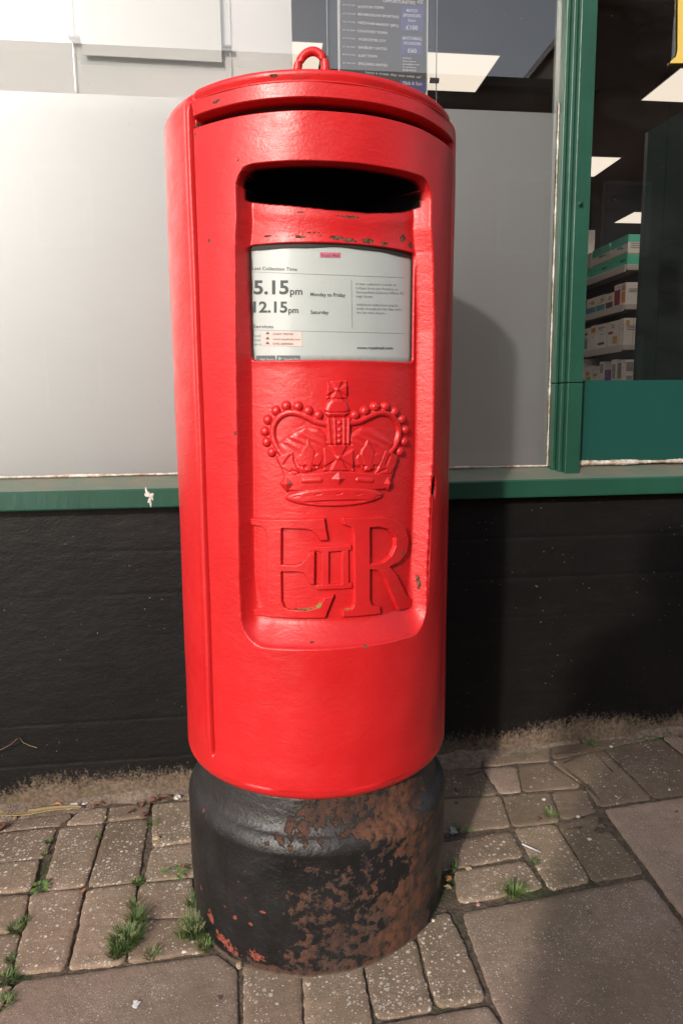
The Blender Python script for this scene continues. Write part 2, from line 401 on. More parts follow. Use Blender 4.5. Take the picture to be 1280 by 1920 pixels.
GF = np.stack([idx[:-1, :-1], idx[:-1, 1:], idx[1:, 1:], idx[1:, :-1]], -1).reshape(-1, 4)
tag(mesh('joint_soil', np.stack([GX, GY, GZ], -1).reshape(-1, 3), GF, SOIL, smooth=True), kind='structure')

z6 = lambda *a: [(x/2.783, 1350+y/2.783) for x, y in a]
z7 = lambda *a: [(780+x/2.56, 1340+y/2.56) for x, y in a]
px = lambda *a: list(a)
slabs = [
 (z6((318,560),(545,538),(452,860),(228,884)),0),(z6((562,530),(775,508),(722,836),(462,863)),0),
 (z6((425,470),(562,450),(548,528),(325,550)),0),(z6((575,448),(790,425),(778,498),(566,520)),1),
 (z6((165,905),(440,880),(346,1290),(72,1322)),0),(z6((455,876),(715,852),(655,1262),(364,1296)),0),
 (z6((735,848),(1010,818),(1030,1022),(698,1028)),0),(z6((696,1038),(1040,1032),(1090,1200),(668,1258)),0),
 (z6((790,662),(1030,634),(1030,808),(748,833)),0),(z6((800,440),(1030,420),(1030,622),(792,652)),0),
 (z6((-260,612),(300,556),(233,710),(-280,762)),0),(z6((-280,775),(218,724),(168,880),(-300,930)),0),
 (z6((-300,945),(153,908),(116,1092),(-320,1142)),0),(z6((-320,1155),(108,1106),(10,1448),(-400,1500)),0),
 (z6((-260,560),(400,478),(312,543),(-260,600)),1),
 (z6((95,1360),(1128,1218),(1236,1300),(1250,2100),(-330,2100)),2),(z6((-420,1515),(0,1462),(60,1385),(-350,2100),(-700,2100)),0),
 (px((457,1780),(563,1790),(572,2090),(459,2090)),0),(px((568,1790),(674,1790),(697,1914),(690,2000),(575,2000)),0),
 (px((680,1785),(777,1755),(812,1890),(702,1910)),0),(px((783,1750),(836,1700),(868,1765),(909,1871),(818,1889)),0),
 (px((703,1921),(914,1885),(945,1930),(1010,2090),(700,2090)),2),
 (px((866,1709),(1211,1645),(1300,1762),(1560,2090),(1030,2090),(926,1874)),2),
 (px((1132,1518),(1290,1494),(1700,1440),(1700,2000),(1292,1732)),2),
 (px((852,1632),(983,1612),(1019,1662),(857,1692)),0),(px((800,1585),(955,1557),(981,1604),(800,1634)),0),
 (z7((470,545),(665,527),(832,794),(637,836)),0),(z7((677,522),(855,472),(1096,756),(846,792)),1),
 (z7((60,410),(400,388),(452,536),(60,575)),1),(z7((411,387),(640,372),(686,510),(466,537)),1),
 (z7((652,372),(812,352),(858,462),(698,506)),1),
 (z7((60,270),(308,258),(393,380),(60,400)),1),(z7((318,257),(482,248),(500,366),(402,378)),2),
 (z7((492,247),(640,228),(800,345),(512,368)),1),(z7((650,226),(892,166),(1128,402),(878,440),(812,345)),1),
 (z7((902,162),(1168,112),(1400,300),(1500,350),(1140,400)),1),(z7((1180,108),(1600,20),(1900,260),(1410,290)),2),
 (z7((60,170),(300,150),(310,248),(60,262)),1),(z7((310,150),(640,120),(640,218),(320,246)),1),(z7((650,118),(1160,30),(1165,102),(652,215)),1),
]
def offset_poly(P, d):
    n = len(P); c = P.mean(0); out = []
    A = 0.5*sum(P[i][0]*P[(i+1) % n][1]-P[(i+1) % n][0]*P[i][1] for i in range(n)); s = 1 if A > 0 else -1
    for i in range(n):
        a, b, e = P[i-1], P[i], P[(i+1) % n]
        d1 = (b-a)/np.linalg.norm(b-a); d2 = (e-b)/np.linalg.norm(e-b)
        n1 = np.array([-d1[1], d1[0]])*s; n2 = np.array([-d2[1], d2[0]])*s
        m = n1+n2; m = m/(m@m)*2*d if m@m > .2 else n1*d
        out.append(b+m)
    return np.array(out)
pv = MB()
def paving(P2, kind, seed):
    r = np.random.RandomState(seed)
    P2 = np.asarray(P2, float)[:, :2]
    if 0.5*np.sum(P2[:, 0]*np.roll(P2[:, 1], -1)-np.roll(P2[:, 0], -1)*P2[:, 1]) < 0: P2 = P2[::-1]
    I = offset_poly(P2, .011); n = len(I); pts = []; nrm = []
    for i in range(n):
        a, b, e = I[i-1], I[i], I[(i+1) % n]
        d1 = (b-a)/np.linalg.norm(b-a); d2 = (e-b)/np.linalg.norm(e-b); n1 = np.array([d1[1], -d1[0]]); n2 = np.array([d2[1], -d2[0]])
        for k in range(5):
            m = n1*(1-k/4)+n2*k/4; m = m/np.linalg.norm(m); pts.append(b); nrm.append(m)
        L = np.linalg.norm(e-b); k = max(1, int(L/.006))
        for j in range(1, k): pts.append(b+(e-b)*j/k); nrm.append(n2)
    pts = np.array(pts); nrm = np.array(nrm); m = len(pts); c = I.mean(0)
    ph = r.uniform(0, 6.28, 6); s = np.arange(m)*.006
    wob = .0004*np.sin(s*40+ph[0])+.0004*np.sin(s*190+ph[1])+r.normal(0, .0005, m)
    for _ in range(r.randint(1, 4)):
        i0 = r.randint(m); ww = r.uniform(2, 6); wob -= .0024*np.exp(-(((np.arange(m)-i0+m/2) % m-m/2)/ww)**2)
    dz = r.uniform(-.0018, .0018); tx, ty = r.uniform(-.007, .007, 2) if kind < 2 else r.uniform(-.002, .002, 2)
    rings = []
    for off, z, wk in ((.0122, -.03, 1), (.0122, -.0032, 1), (.0115, -.0012, .9), (.0095, -.0002, .6), (0.0, 0.0, 0)):
        O = pts+nrm*(off+wob*wk)[:, None]
        rings.append(np.column_stack([O, gz(O[:, 0])+z+dz+(O[:, 0]-c[0])*tx+(O[:, 1]-c[1])*ty]))
    V = np.concatenate(rings); F = []
    for k in range(len(rings)-1):
        for i in range(m):
            j = (i+1) % m; F.append((k*m+i, k*m+j, (k+1)*m+j, (k+1)*m+i))
    F.append(tuple((len(rings)-1)*m+i for i in range(m)))
    pv.add(V, F, kind); pv.tone += [r.uniform(0, 1)]*len(V)
polys = []
for i, (P, k) in enumerate(slabs):
    G = onground(P, 0.0); polys.append(G[:, :2]); paving(G, k, i)
# the paving goes on outside the picture: rows of slabs to the left, right and towards the street
for i in range(7):
    for j in range(4):
        x0 = -3.6+.40*i+.18*(j % 2); y0 = -1.9-.42*j
        for q in range(3):
            xx = x0+q*2.8
            paving([(xx, y0), (xx+.38, y0), (xx+.38, y0+.40), (xx, y0+.40)], 2, 500+i*31+j*7+q)
pvo = pv.build('pavement', mats=[BLOCK, BLOCK2, SLAB], smooth=False)
for p_ in pvo.data.polygons: p_.use_smooth = len(p_.vertices) == 4
_t = pvo.data.attributes.new('tone', 'FLOAT', 'POINT'); _t.data.foreach_set('value', np.asarray(pv.tone, np.float32)) if len(pv.tone) == len(pvo.data.vertices) else print('tone mismatch')
tag(pvo, kind='structure')
# mound of dirt where the wall meets the paving
us = np.linspace(-1.7, 2.4, 420); ks = np.linspace(0, 1, 14)
V = []
for u in us:
    wdt = .050+.020*math.sin(u*5+1)+.014*math.sin(u*17)+.008*math.sin(u*41)+(.02 if u < .1 else 0)
    for k in ks:
        v = .01-k*wdt; x = Wp(u, v, 0); hgt = .018*(1-k)**1.6*(1+.5*math.sin(u*23))+.003*math.sin(u*90+k*9)*(1-k)-.009*k*k
        V.append((x[0], x[1], gz(x[0])+hgt-.001))
V = np.array(V); V[:, 2] += rng.normal(0, .0012, len(V))
idx = np.arange(len(V)).reshape(len(us), len(ks))
DF = np.stack([idx[:-1, :-1], idx[:-1, 1:], idx[1:, 1:], idx[1:, :-1]], -1).reshape(-1, 4)
tag(mesh('dirt', V, DF[:, ::-1].copy(), DIRT, smooth=True), 'ridge of brown dirt along the foot of the black wall', 'dirt', kind='stuff')

# ------------------------------------------------------------------ shop building
shop = empty('shop_building', tuple(Wp(0, 0, 0)))
tag(shop, 'shop front with black brick plinth and green framed window behind the post box', 'shop front')
def fixp(o, parent):               # parent without moving
    o.parent = parent; bpy.context.view_layer.update() if False else None
    o.location = o.location - Vector(WP_.get(parent.name, Vector((0, 0, 0))))
    return o
WP_ = {shop.name: Vector(tuple(Wp(0, 0, 0)))}
def under(o, parent, base=None):
    o.parent = parent; o.location = Vector(o.location) - Vector(base if base is not None else tuple(Wp(0, 0, 0))); return o
ZB = float(onwall([(640, 942)], -.035)[0, 1])      # bottom edge of the sill
ZT = ZB+.040
print('sill', ZB)
# brick plinth as one wall with shallow mortar lines in relief
us = np.arange(-1.9, 2.6, .012); course = float((onwall([(0, 1042)], 0)[0, 1]-onwall([(0, 1285)], 0)[0, 1])/3); zc0 = float(onwall([(0, 1042)], 0)[0, 1])
zs = np.arange(-.12, ZB+.01, .0035); zs = np.append(zs, ZB+.012)
UU, ZZ = np.meshgrid(us, zs)
ph = (ZZ-zc0)/course; fr = np.abs(ph-np.round(ph))*course; row = np.floor(ph)
jl = np.exp(-(fr/.0034)**2)*(.35+.65*np.clip(.5+1.0*vnoise(UU, row*3.1, 7, 5), 0, 1))
pu = (UU+.11*(np.mod(row, 2)))/.235; fu = np.abs(pu-np.round(pu))*.235
jv = np.exp(-(fu/.0040)**2)*np.clip(vnoise(UU*3, row*2.3, 9, 6)+.15, 0, 1)*.5
rel = .0019*jl*np.clip(.4+vnoise(UU*.7, row*5.7, 5, 15)*1.6, .1, 1)+.0006*jv+.0014*vnoise(UU, ZZ, 14, 8)+.0007*vnoise(UU, ZZ, 55, 9)
P = WO[None, None]+UU[..., None]*WU+rel[..., None]*WN; P[..., 2] = ZZ+SLX*0
idx = np.arange(UU.size).reshape(UU.shape)
WF = np.stack([idx[:-1, :-1], idx[:-1, 1:], idx[1:, 1:], idx[1:, :-1]], -1).reshape(-1, 4)
under(mesh('wall', P.reshape(-1, 3), WF, WALLM, smooth=True), shop)
m = MB(); m.wbox(-4.5, -1.9, 0, .16, -.3, 3.4); m.wbox(2.6, 6, 0, .16, -.3, 3.4); m.wbox(-1.9, 2.6, .02, .16, -.3, ZB+.01); m.wbox(-1.9, 2.6, 0, .16, 2.45, 3.4); m.wbox(-4.5, 6, .16, 8.0, 3.38, 3.5)
under(m.build('upper_wall', plain('dark_render', (.02, .018, .018), .7)), shop)
# sill
GV = .062                         # the glass stands this far behind the wall face
m = MB(); U0, U1 = -1.9, 2.6; ZG = ZT+.024
prof = [(-.035, ZB), (-.036, ZB+.003), (-.036, ZT-.002), (-.033, ZT+.0015)]
V = []; 
for u in (U0, U1):
    for v, z in prof+[(.04, ZB)]: V.append(Wp(u, v, z))
k = 5
m.add(V, [(i, i+k, (i+1) % k+k, (i+1) % k) for i in (0, 1, 2, 4)], 0)
V = [Wp(U0, -.033, ZT+.0015), Wp(U1, -.033, ZT+.0015), Wp(U1, GV+.01, ZG), Wp(U0, GV+.01, ZG)]
m.add(V, [(0, 1, 2, 3)], 1)
sill = under(m.build('window_sill', mats=[GREEN, GREEN2]), shop)
# white paint splash / bird dropping on the sill front
e = onwall([(270, 915), (292, 915), (288, 932), (284, 948), (276, 948), (275, 930)], -.0375)
c = e.mean(0); V = [Wp(c[0], -.0385, c[1])]; nn = 36
for i in range(nn):
    a = 2*math.pi*i/nn; rr = (.0075+.0035*math.sin(3*a+1)+.003*math.sin(7*a)); V.append(Wp(c[0]+rr*math.cos(a)*.9+(.002 if math.sin(a) < 0 else -.003), -.0372, c[1]+rr*math.sin(a)*1.9))
splat = under(mesh('paint_splash', V, [(0, 1+i, 1+(i+1) % nn) for i in range(nn)], plain('flaky_white', (.55, .52, .48), .8, nz=.7, scale=160)), shop)
# mullion
mt = onwall([(1066, 20), (1113, 20), (1040, 850), (1082, 850)], 0.02)
uL = float((mt[0, 0]+mt[2, 0])/2); uR = float((mt[1, 0]+mt[3, 0])/2)
print('mullion', mt)
m = MB()
zj = float(onwall([(1060, 718)], .01)[0, 1])
for za, zb in ((ZG-.024, zj-.0008), (zj+.0008, 2.45)):
    m.wbox(uL+.020, uR, .004, .10, za, zb)
    m.wbox(uL+.010, uL+.0195, .018, .10, za, zb)
    m.wbox(uL, uL+.0095, .034, .10, za, zb)
mul = under(m.build('window_mullion', GREEN, bevel=.002), shop)
m = MB(); b = onwall([(1086, 383)], .004)[0]
m.tube([Wp(b[0], .006, b[1]), Wp(b[0], -.004, b[1]), Wp(b[0], -.006, b[1]-.001)], [.0045, .0045, .002], 12)
o = m.build('screw', GREEN, smooth=True); under(o, mul, (0, 0, 0))
# outer frame
m = MB(); m.wbox(-1.96, -1.9, 0, .12, ZB, 2.45); m.wbox(2.6, 2.66, 0, .12, ZB, 2.45); m.wbox(-1.9, 2.6, -.01, .12, 2.40, 2.47)
under(m.build('window_frame', GREEN), shop)
# panes
def pane(name, u0, u1, z0, z1, v, mat, t=0.004):
    m = MB(); m.wbox(u0, u1, v, v+t, z0, z1); return m.build(name, mat)
pl = mesh('window_pane', [Wp(U0, GV, ZG-.004), Wp(uL+.003, GV, ZG-.004), Wp(uL+.003, GV, 2.42), Wp(U0, GV, 2.42)], [(0, 1, 2, 3)], GLASS)
under(pl, shop)
pr = mesh('window_pane', [Wp(uR-.002, GV, ZG-.004), Wp(U1, GV, ZG-.004), Wp(U1, GV, 2.42), Wp(uR-.002, GV, 2.42)], [(0, 1, 2, 3)], GLASS)
under(pr, shop)
zf = float(onwall([(520, 190)], GV)[0, 1])
uE = float(onwall([(1036, 880)], GV)[0, 0])
fm = mesh('frosted_film', [Wp(U0, GV+.003, ZG+.002), Wp(uL-.002, GV+.003, ZG+.002), Wp(uL-.002, GV+.003, zf), Wp(U0, GV+.003, zf)], [(0, 1, 2, 3)], FILM)
under(fm, pl, (0, 0, 0)); 
zv = float(onwall([(1180, 713)], GV)[0, 1])
vm = mesh('green_vinyl', [Wp(uR, GV-.003, ZG), Wp(U1, GV-.003, ZG), Wp(U1, GV-.003, zv), Wp(uR, GV-.003, zv)], [(0, 1, 2, 3)], GREENV)
under(vm, pr, (0, 0, 0))
def bead(name, P0, P1, r0, jag, mat, n=160):
    P0 = np.array(P0); P1 = np.array(P1); pts = []; rad = []
    for i in range(n):
        t = i/(n-1); pts.append(P0+(P1-P0)*t+rng.normal(0, jag*.25, 3)); rad.append(max(r0*.5, r0*(1+.22*math.sin(t*37)+.18*math.sin(t*91+1)+rng.normal(0, .09))))
    m = MB(); m.tube(pts, rad, 6); return m.build(name, mat, smooth=True)
zr = float(onwall([(1150, 872)], GV-.005)[0, 1])
under(bead('sealant', Wp(uR+.001, GV-.008, ZG+.006), Wp(U1, GV-.008, ZG+.006), .0060, .0012, SEAL, 420), pr, (0, 0, 0))
under(bead('sealant', Wp(U0, GV-.004, ZG+.001), Wp(uL, GV-.004, ZG+.001), .0030, .0009, SEAL, 520), pl, (0, 0, 0))
under(bead('sealant', Wp(uL-.001, GV-.004, ZG), Wp(uL-.001, GV-.004, zf+.02), .0020, .0008, SEAL, 260), pl, (0, 0, 0))
# room
ZC = ZE+1.9
m = MB(); m.wbox(-4.4, 5.9, 7.9, 8.0, -.2, ZC+.1, 0); m.wbox(-4.5, -4.4, .16, 8, -.2, ZC+.1, 0); m.wbox(5.9, 6.0, .16, 8, -.2, ZC+.1, 0)
under(m.build('room_wall', ROOMM), shop)
m = MB(); m.wbox(-4.4, 5.9, .16, 7.9, ZC, ZC+.08); under(m.build('ceiling', CEILM), shop)
m = MB(); m.wbox(-4.4, 5.9, .16, 7.9, .0, .03); under(m.build('room_floor', plain('shop_floor', (.12, .10, .09), .5)), shop)
# tall white board close behind the left part of the window
ub = float(onwall([(547, 60)], .097)[0, 0])
m = MB(); m.wbox(U0, ub, .097, .115, ZG-.2, 2.6)
tag(m.build('display_board', WHITE), 'tall white board standing just inside the window, left of the post box', 'board')
# ceiling lights
kz = 1.9/1.5
lights = [(.66, .98, 1.93, 2.27), (1.83, 2.14, 1.96, 2.28), (1.80, 2.14, 3.05, 3.39), (2.865, 3.20, 4.17, 4.475), (-.1, .215, 1.90, 2.26), (2.95, 3.28, 3.05, 3.39), (2.99, 3.30, 1.95, 2.28)]
lab = ['lit ceiling panel seen just right of the match poster', 'lit ceiling panel at the right edge beside the gold letter', 'lit ceiling panel just right of the green mullion above the shelves',
       'lit ceiling panel directly above the shelf of green and white boxes', 'lit ceiling panel partly hidden by the white board, above the lifting ring', 'lit ceiling panel deep in the shop behind the dark green panel', 'lit ceiling panel farthest right beyond the picture edge']
cu, cv = float((EYE-WO)@WU), float((EYE-WO)@WN)
WOu0 = np.array([0, .0, 0.]);
for (a, b_, c, d), lb in zip(lights, lab):
    # measured from the camera's foot and scaled with the ceiling height
    def su(q): return (q*1.0 - 0)  # room metres at 1.5
    eu = 0*math.cos(AL) + (-DIST)*math.sin(AL); ev = -0*math.sin(AL) + (-DIST)*math.cos(AL)
    conv = lambda u, v: (((u-eu)*kz+eu), ((v-ev)*kz+ev))
    u0, v0 = conv(a, c); u1, v1 = conv(b_, d)
    off = float(WO@WN); offu = float(WO@WU)
    u0 -= offu; u1 -= offu; v0 -= off; v1 -= off
    z0 = ZC-.012
    fr_ = MB(); fr_.wbox(u0-.012, u1+.012, v0-.012, v1+.012, z0+.003, ZC-.001)
    root = empty('ceiling_light', tuple(Wp((u0+u1)/2, (v0+v1)/2, ZC)))
    tag(root, lb, 'ceiling light', 'square ceiling lights in the shop')
    b0 = tuple(root.location)
    o = fr_.build('frame', plain('panel_frame', (.3, .27, .25), .6)); under(o, root, b0)
    d_ = MB(); d_.wbox(u0, u1, v0, v1, z0, z0+.002); o = d_.build('diffuser', LIGHTM); under(o, root, b0)
    lp = bpy.data.objects.new('lamp', bpy.data.lights.new('lamp', 'SPOT')); COL.objects.link(lp); lp.data.energy = 17; lp.data.color = (1, .88, .75)
    lp.data.spot_size = R(165); lp.data.spot_blend = .6; lp.data.shadow_soft_size = 0.0; lp.location = tuple(Wp((u0+u1)/2, (v0+v1)/2, z0-.02)); under(lp, root, b0)

# ------------------------------------------------------------------ post box
LA, LB = .00657, .00623            # the box leans a touch
Ry = np.array([[math.cos(LA), 0, math.sin(LA)], [0, 1, 0], [-math.sin(LA), 0, math.cos(LA)]])
Rx = np.array([[1, 0, 0], [0, math.cos(LB), -math.sin(LB)], [0, math.sin(LB), math.cos(LB)]])
BM = Ry@Rx
box = empty('post_box', tuple(np.array([0, 0, ZE])+BM@np.array([0, 0, -ZE])))
box.rotation_euler = Matrix(BM.tolist()).to_euler('XYZ')
tag(box, 'red cast iron pillar post box standing on a rusty black base', 'post box')
PIV = np.array([0, 0, ZE])
def oncyl(P, rad):                 # picture point -> (theta, z) on a cylinder round the box axis
    d = rays(P)@BM; o = (EYE-PIV)@BM
    A = d[:, 0]**2+d[:, 1]**2; B = 2*(o[0]*d[:, 0]+o[1]*d[:, 1]); C = o[0]**2+o[1]**2-rad**2
    s = np.sqrt(np.maximum(B*B-4*A*C, 0)); t = (-B-s)/(2*A); Q = o+d*t[:, None]
    return np.stack([np.arctan2(Q[:, 0], -Q[:, 1]), Q[:, 2]+ZE], 1)
def cyl(th, r, z): return np.stack([r*np.sin(th), -r*np.cos(th), z+0*th], -1)
RO, RI = .230, .2025
F0 = R(12.0)                       # the front of the box looks this way
def rrect(s, z, s0, s1, z0, z1, rr):
    cx, cz = (s0+s1)/2, (z0+z1)/2; qx = np.abs(s-cx)-(s1-s0)/2+rr; qz = np.abs(z-cz)-(z1-z0)/2+rr
    return np.hypot(np.maximum(qx, 0), np.maximum(qz, 0))+np.minimum(np.maximum(qx, qz), 0)-rr
def gauss(x, y, cx, cy, sx, sy): return np.exp(-((x-cx)/sx)**2-((y-cy)/sy)**2)
# profile of the body: (radius offset factor handled later) list of (base r, z)
def dens(a, b, step, refine):      # 1-D grid finer near the listed places
    out = [a]; 
    while out[-1] < b:
        x = out[-1]; s = step
        for c, w, f in refine:
            if abs(x-c) < w: s = min(s, f)
        out.append(x+s)
    out[-1] = b
    return np.array(out)
ZBOT, ZTOP = .2935, 1.3195
zs_ = dens(.3135, 1.2995, .0030, [(.550, .028, .0016), (1.204, .012, .0009), (1.165, .025, .0014), (1.2735, .016, .0008), (1.199, .006, .0007), (1.1085, .007, .0009), (.9525, .007, .0009)])
# rounded foot and shoulder
foot = [(0.0, ZBOT-.004), (.17, ZBOT-.004), (.205, ZBOT-.002)] + [(RO-.020+.020*math.sin(a), .3135-.020*math.cos(a)) for a in np.linspace(0.05, math.pi/2-.02, 9)]
topz = []
NR = len(foot)+len(zs_)
th_ = dens(F0-R(66), F0+R(66), R(.85), [(F0-R(58), R(1.8), R(.16)), (F0-R(40), R(4), R(.22)), (F0+R(38.5), R(6.5), R(.22)), (F0-R(37.8), R(1.2), R(.2)), (F0+R(35.5), R(1.2), R(.2)), (F0+R(57), R(1.5), R(.25))])
back = np.arange(F0+R(66)+R(3), F0+R(360-66)-R(1), R(3)); TH = np.concatenate([th_, back])
def edge_s(z):                     # half width of the recess (radians) down the front
    L = np.interp(z, [.53, .56, .62, .80, 1.0, 1.11, 1.14, 1.21], [R(40.4), R(40.8), R(41.3), R(40.7), R(39.8), R(39.2), R(38.4), R(38.4)])
    Rr = np.interp(z, [.53, .56, .65, .80, 1.0, 1.11, 1.14, 1.21], [R(36.6), R(37.0), R(38.2), R(40.2), R(40.4), R(38.0), R(36.6), R(36.6)])
    return L, Rr
MZT = 1.2015
def mouth_low(t): return np.interp(np.degrees(t)+12, [-29, -25, -16, -4, 8, 22, 33, 40, 46, 52], [1.172, 1.166, 1.160, 1.155, 1.151, 1.151, 1.156, 1.161, 1.168, 1.182])
def body_r(th, z):
    """radial displacement (negative = inwards) and the 'inner' blackness of the cast front"""
    t = (th-F0+math.pi) % (2*math.pi)-math.pi; s = t*RO
    L, Rr = edge_s(z)
    # map so that the recess edges are straight, then a rounded rectangle
    sn = np.where(t < 0, t/L, t/Rr)*R(40)*RO
    dd = rrect(sn, z, -R(40)*RO, R(40)*RO, .5365, 1.2045, .040)
    dtop = rrect(sn, z, -R(40)*RO, R(40)*RO, .50, 1.2045, .028)
    d = np.where(z > .9, dtop, dd)
    w = .0105 + .026*sst(.66, .56, z)*sst(R(41)*RO, R(30)*RO, np.abs(sn)) + .006*sst(.60, .55, z)
    w = np.where((z > 1.18), .007, w)
    x = np.clip(-d/w, 0, 1)
    prof = np.sqrt(np.clip(1-(1-x)**2, 0, 1))*.55+x*x*(3-2*x)*.45
    r = -(RO-RI)*prof
    # notice window
    dw = rrect(t*RI, z, R(-37.9)*RI, R(35.9)*RI, .9510, 1.1080, .008)
    r = r-.0115*sst(.0008, -.0022, dw)
    r = r+.0012*np.exp(-(dw/.006)**2)
    # mouth
    zl = mouth_low(t)
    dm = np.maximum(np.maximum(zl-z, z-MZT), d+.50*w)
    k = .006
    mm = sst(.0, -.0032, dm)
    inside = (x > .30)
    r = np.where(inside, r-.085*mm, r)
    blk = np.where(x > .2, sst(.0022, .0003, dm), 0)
    blk = np.maximum(blk, .9*sst(.0004, -.0012, dw))  # rim of the window hole painted black for the shade within it
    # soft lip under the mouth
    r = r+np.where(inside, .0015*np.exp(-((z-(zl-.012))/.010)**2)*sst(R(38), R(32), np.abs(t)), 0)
    blk = np.maximum(blk, .30*np.exp(-((t+R(58.0))*RO/.0024)**2)*sst(.335, .345, z)*sst(1.300, 1.285, z))  # hinge seam tinted darker: the groove's shade put into the colour
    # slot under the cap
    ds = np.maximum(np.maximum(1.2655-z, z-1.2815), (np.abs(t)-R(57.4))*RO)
    ms = sst(.0004, -.0026, ds); r = r-.024*ms; blk = np.maximum(blk, sst(.55, 1.0, ms)*.93)  # depth of the slot painted black in place of its shade
    # cap fascia stands a little back, with a groove above it
    inn = sst(R(58.2), R(57.2), np.abs(t))
    # hinge seam
    sm = np.exp(-((t+R(58.0))*RO/.0024)**2)*sst(.335, .345, z)*sst(1.300, 1.285, z)
    r = r-.0115*sm
    r = r+.0022*np.exp(-((t+R(60.2))*RO/.0042)**2)*sst(.33, .36, z)
    r = r-.0012*inn*sst(.33, .36, z)*(1-sst(1.26, 1.264, z)*0)
    # door seam by the lock
    s2 = np.exp(-((t-Rr-R(.5))*RO/.0013)**2)*(sst(.60, .66, z)*sst(.80, .74, z)*.8+gauss(z, 0*z, .635, 0, .035, 1))
    r = r-.003*s2
    # keyhole
    kx = (th-R(53.8))*RO; kz = z-.762
    r = r-.010*sst(1.15, .75, np.hypot(kx/.0062, kz/.0150))*(x < .9)
    blk = np.maximum(blk, .85*sst(1.15, .95, np.hypot(kx/.0062, kz/.0150)))
    r = r-.012*sst(1.1, .8, np.hypot((kx-.001)/.0028, (kz+.003)/.0085))*(x < .9)
    # old casting is never quite true
    r = r+.0004*np.sin(th*9+z*7)+.0003*np.sin(th*17-z*23)
    return r, blk
NF = len(foot)
TT, ZZ = np.meshgrid(TH, zs_)
rr, bk = body_r(TT, ZZ)
rows = []; blks = []
for r_, z_ in foot: rows.append(cyl(TH, r_, z_)); blks.append(0*TH)
for i in range(len(zs_)): rows.append(cyl(TH, RO+rr[i], zs_[i])); blks.append(bk[i])
# shoulder and cap: sharper with a groove over the front, rounder at the sides and back
tt = (TH-F0+math.pi) % (2*math.pi)-math.pi
fr = sst(R(60.5), R(57.0), np.abs(tt))
capn = 26
for i in range(1, capn+1):
    q = i/capn
    a = q*math.pi/2
    # front: fascia to z 1.302, groove, rim, then the top
    kz_ = [0, .12, .22, .30, .38, .46, .55, .66, .78, .88, 1]; 
    zf_ = np.interp(q, kz_, [1.2995, 1.3010, 1.3022, 1.3030, 1.3045, 1.3075, 1.3120, 1.3160, 1.3185, 1.3195, 1.3198])
    rf_ = np.interp(q, kz_, [RO, RO-.0006, RO-.0035, RO-.0085, RO-.0100, RO-.0085, RO-.0066, RO-.0070, RO-.0095, RO-.0135, RO-.022])
    zb_ = 1.2995+.0203*math.sin(a); rb_ = RO-.024*(1-math.cos(a))
    rows.append(cyl(TH, fr*rf_+(1-fr)*rb_, fr*zf_+(1-fr)*zb_)); blks.append(0*TH)
for q in (.85, .6, .3, .02):
    rows.append(cyl(TH, (RO-.022)*q, 1.3198+.012*(1-q*q))); blks.append(0*TH)
V = np.array(rows); NRW, NTH = V.shape[:2]
zz_all = V[..., 2]; thall = np.broadcast_to(TH, (NRW, NTH))
# wear map
wear = np.zeros((NRW, NTH))
def spots(P, rad, lst, amp=1.0):
    A = oncyl([(x, y) for x, y, *_ in lst], rad)
    out = np.zeros((NRW, NTH))
    for (t0, z0), q in zip(A, lst):
        sx, sy = q[2], q[3]; dt = (thall-t0+math.pi) % (2*math.pi)-math.pi
        out = np.maximum(out, (q[4] if len(q) > 4 else 1)*gauss(dt*rad, zz_all, 0, z0, sx, sy))
    return out
wear = np.maximum(wear, spots(0, RI, [(500, 443, .012, .003, .85), (562, 443, .012, .004, .9), (600, 442, .010, .003, .8), (632, 446, .014, .004), (655, 450, .014, .004), (690, 452, .014, .005), (720, 457, .010, .004), (757, 447, .009, .007, 1.0), (770, 460, .007, .006), (650, 406, .03, .003, .85), (560, 398, .02, .002, .75), (590, 437, .04, .002, .9)]))
wear = np.maximum(wear, spots(0, RO, [(391, 452, .003, .006), (394, 466, .002, .004, .9), (362, 233, .005, .007), (366, 250, .003, .010, .8), (511, 137, .008, .003, 1.0), (404, 189, .009, .003, 1.0), (700, 160, .025, .003, .95), (560, 147, .02, .002, .85), (800, 1095, .0022, .018, .8), (805, 1060, .0015, .022, .8), (441, 812, .003, .004, 1.0), (586, 1209, .006, .002, .95), (686, 1213, .005, .003, .9), (445, 300, .002, .002, .8), (735, 1470, .02, .004, .75), (316, 245, .004, .018, .9), (325, 210, .006, .010, .9)]))
wear = np.maximum(wear, .50*sst(.03, .0, np.abs(rrect((thall-F0)*RI, zz_all, R(-37)*RI, R(35.9)*RI, .9535, 1.108, .008)-.002)/.2)*0)
A = V.reshape(-1, 3)
def grid_faces(nr, nt, wrap=True):
    i = np.arange(nr-1)[:, None]; j = np.arange(nt if wrap else nt-1)[None, :]; j2 = (j+1) % nt
    return np.stack([i*nt+j, i*nt+j2, (i+1)*nt+j2, (i+1)*nt+j], -1)
GFc = grid_faces(NRW, NTH)
fi = np.arange(NRW-1)[:, None]+0*np.arange(NTH)[None]; fj = np.arange(NTH)[None]+0*fi
tf = tt[fj]; zf2 = zz_all[fi, fj]
isdoor = (tf > R(-58.0)) & (tf < R(41.2)) & (zf2 > .3415) & (zf2 < 1.2665) & (fi >= NF) & (fi < NF+len(zs_)-1)
iscap = (fi >= NF+int(np.searchsorted(zs_, 1.2815))-1) & (np.abs(tf) < R(58.0)) | (fi >= NRW-7)
def submesh(name, mask, mat, parent, attrs):
    F = GFc[mask].reshape(-1, 4); u, inv = np.unique(F, return_inverse=True)
    return mesh(name, A[u], inv.reshape(-1, 4), mat, parent, True, attrs={k: a.reshape(-1)[u] for k, a in attrs.items()})
BLK = np.array(blks)
at = {'wear': wear, 'inner': BLK}
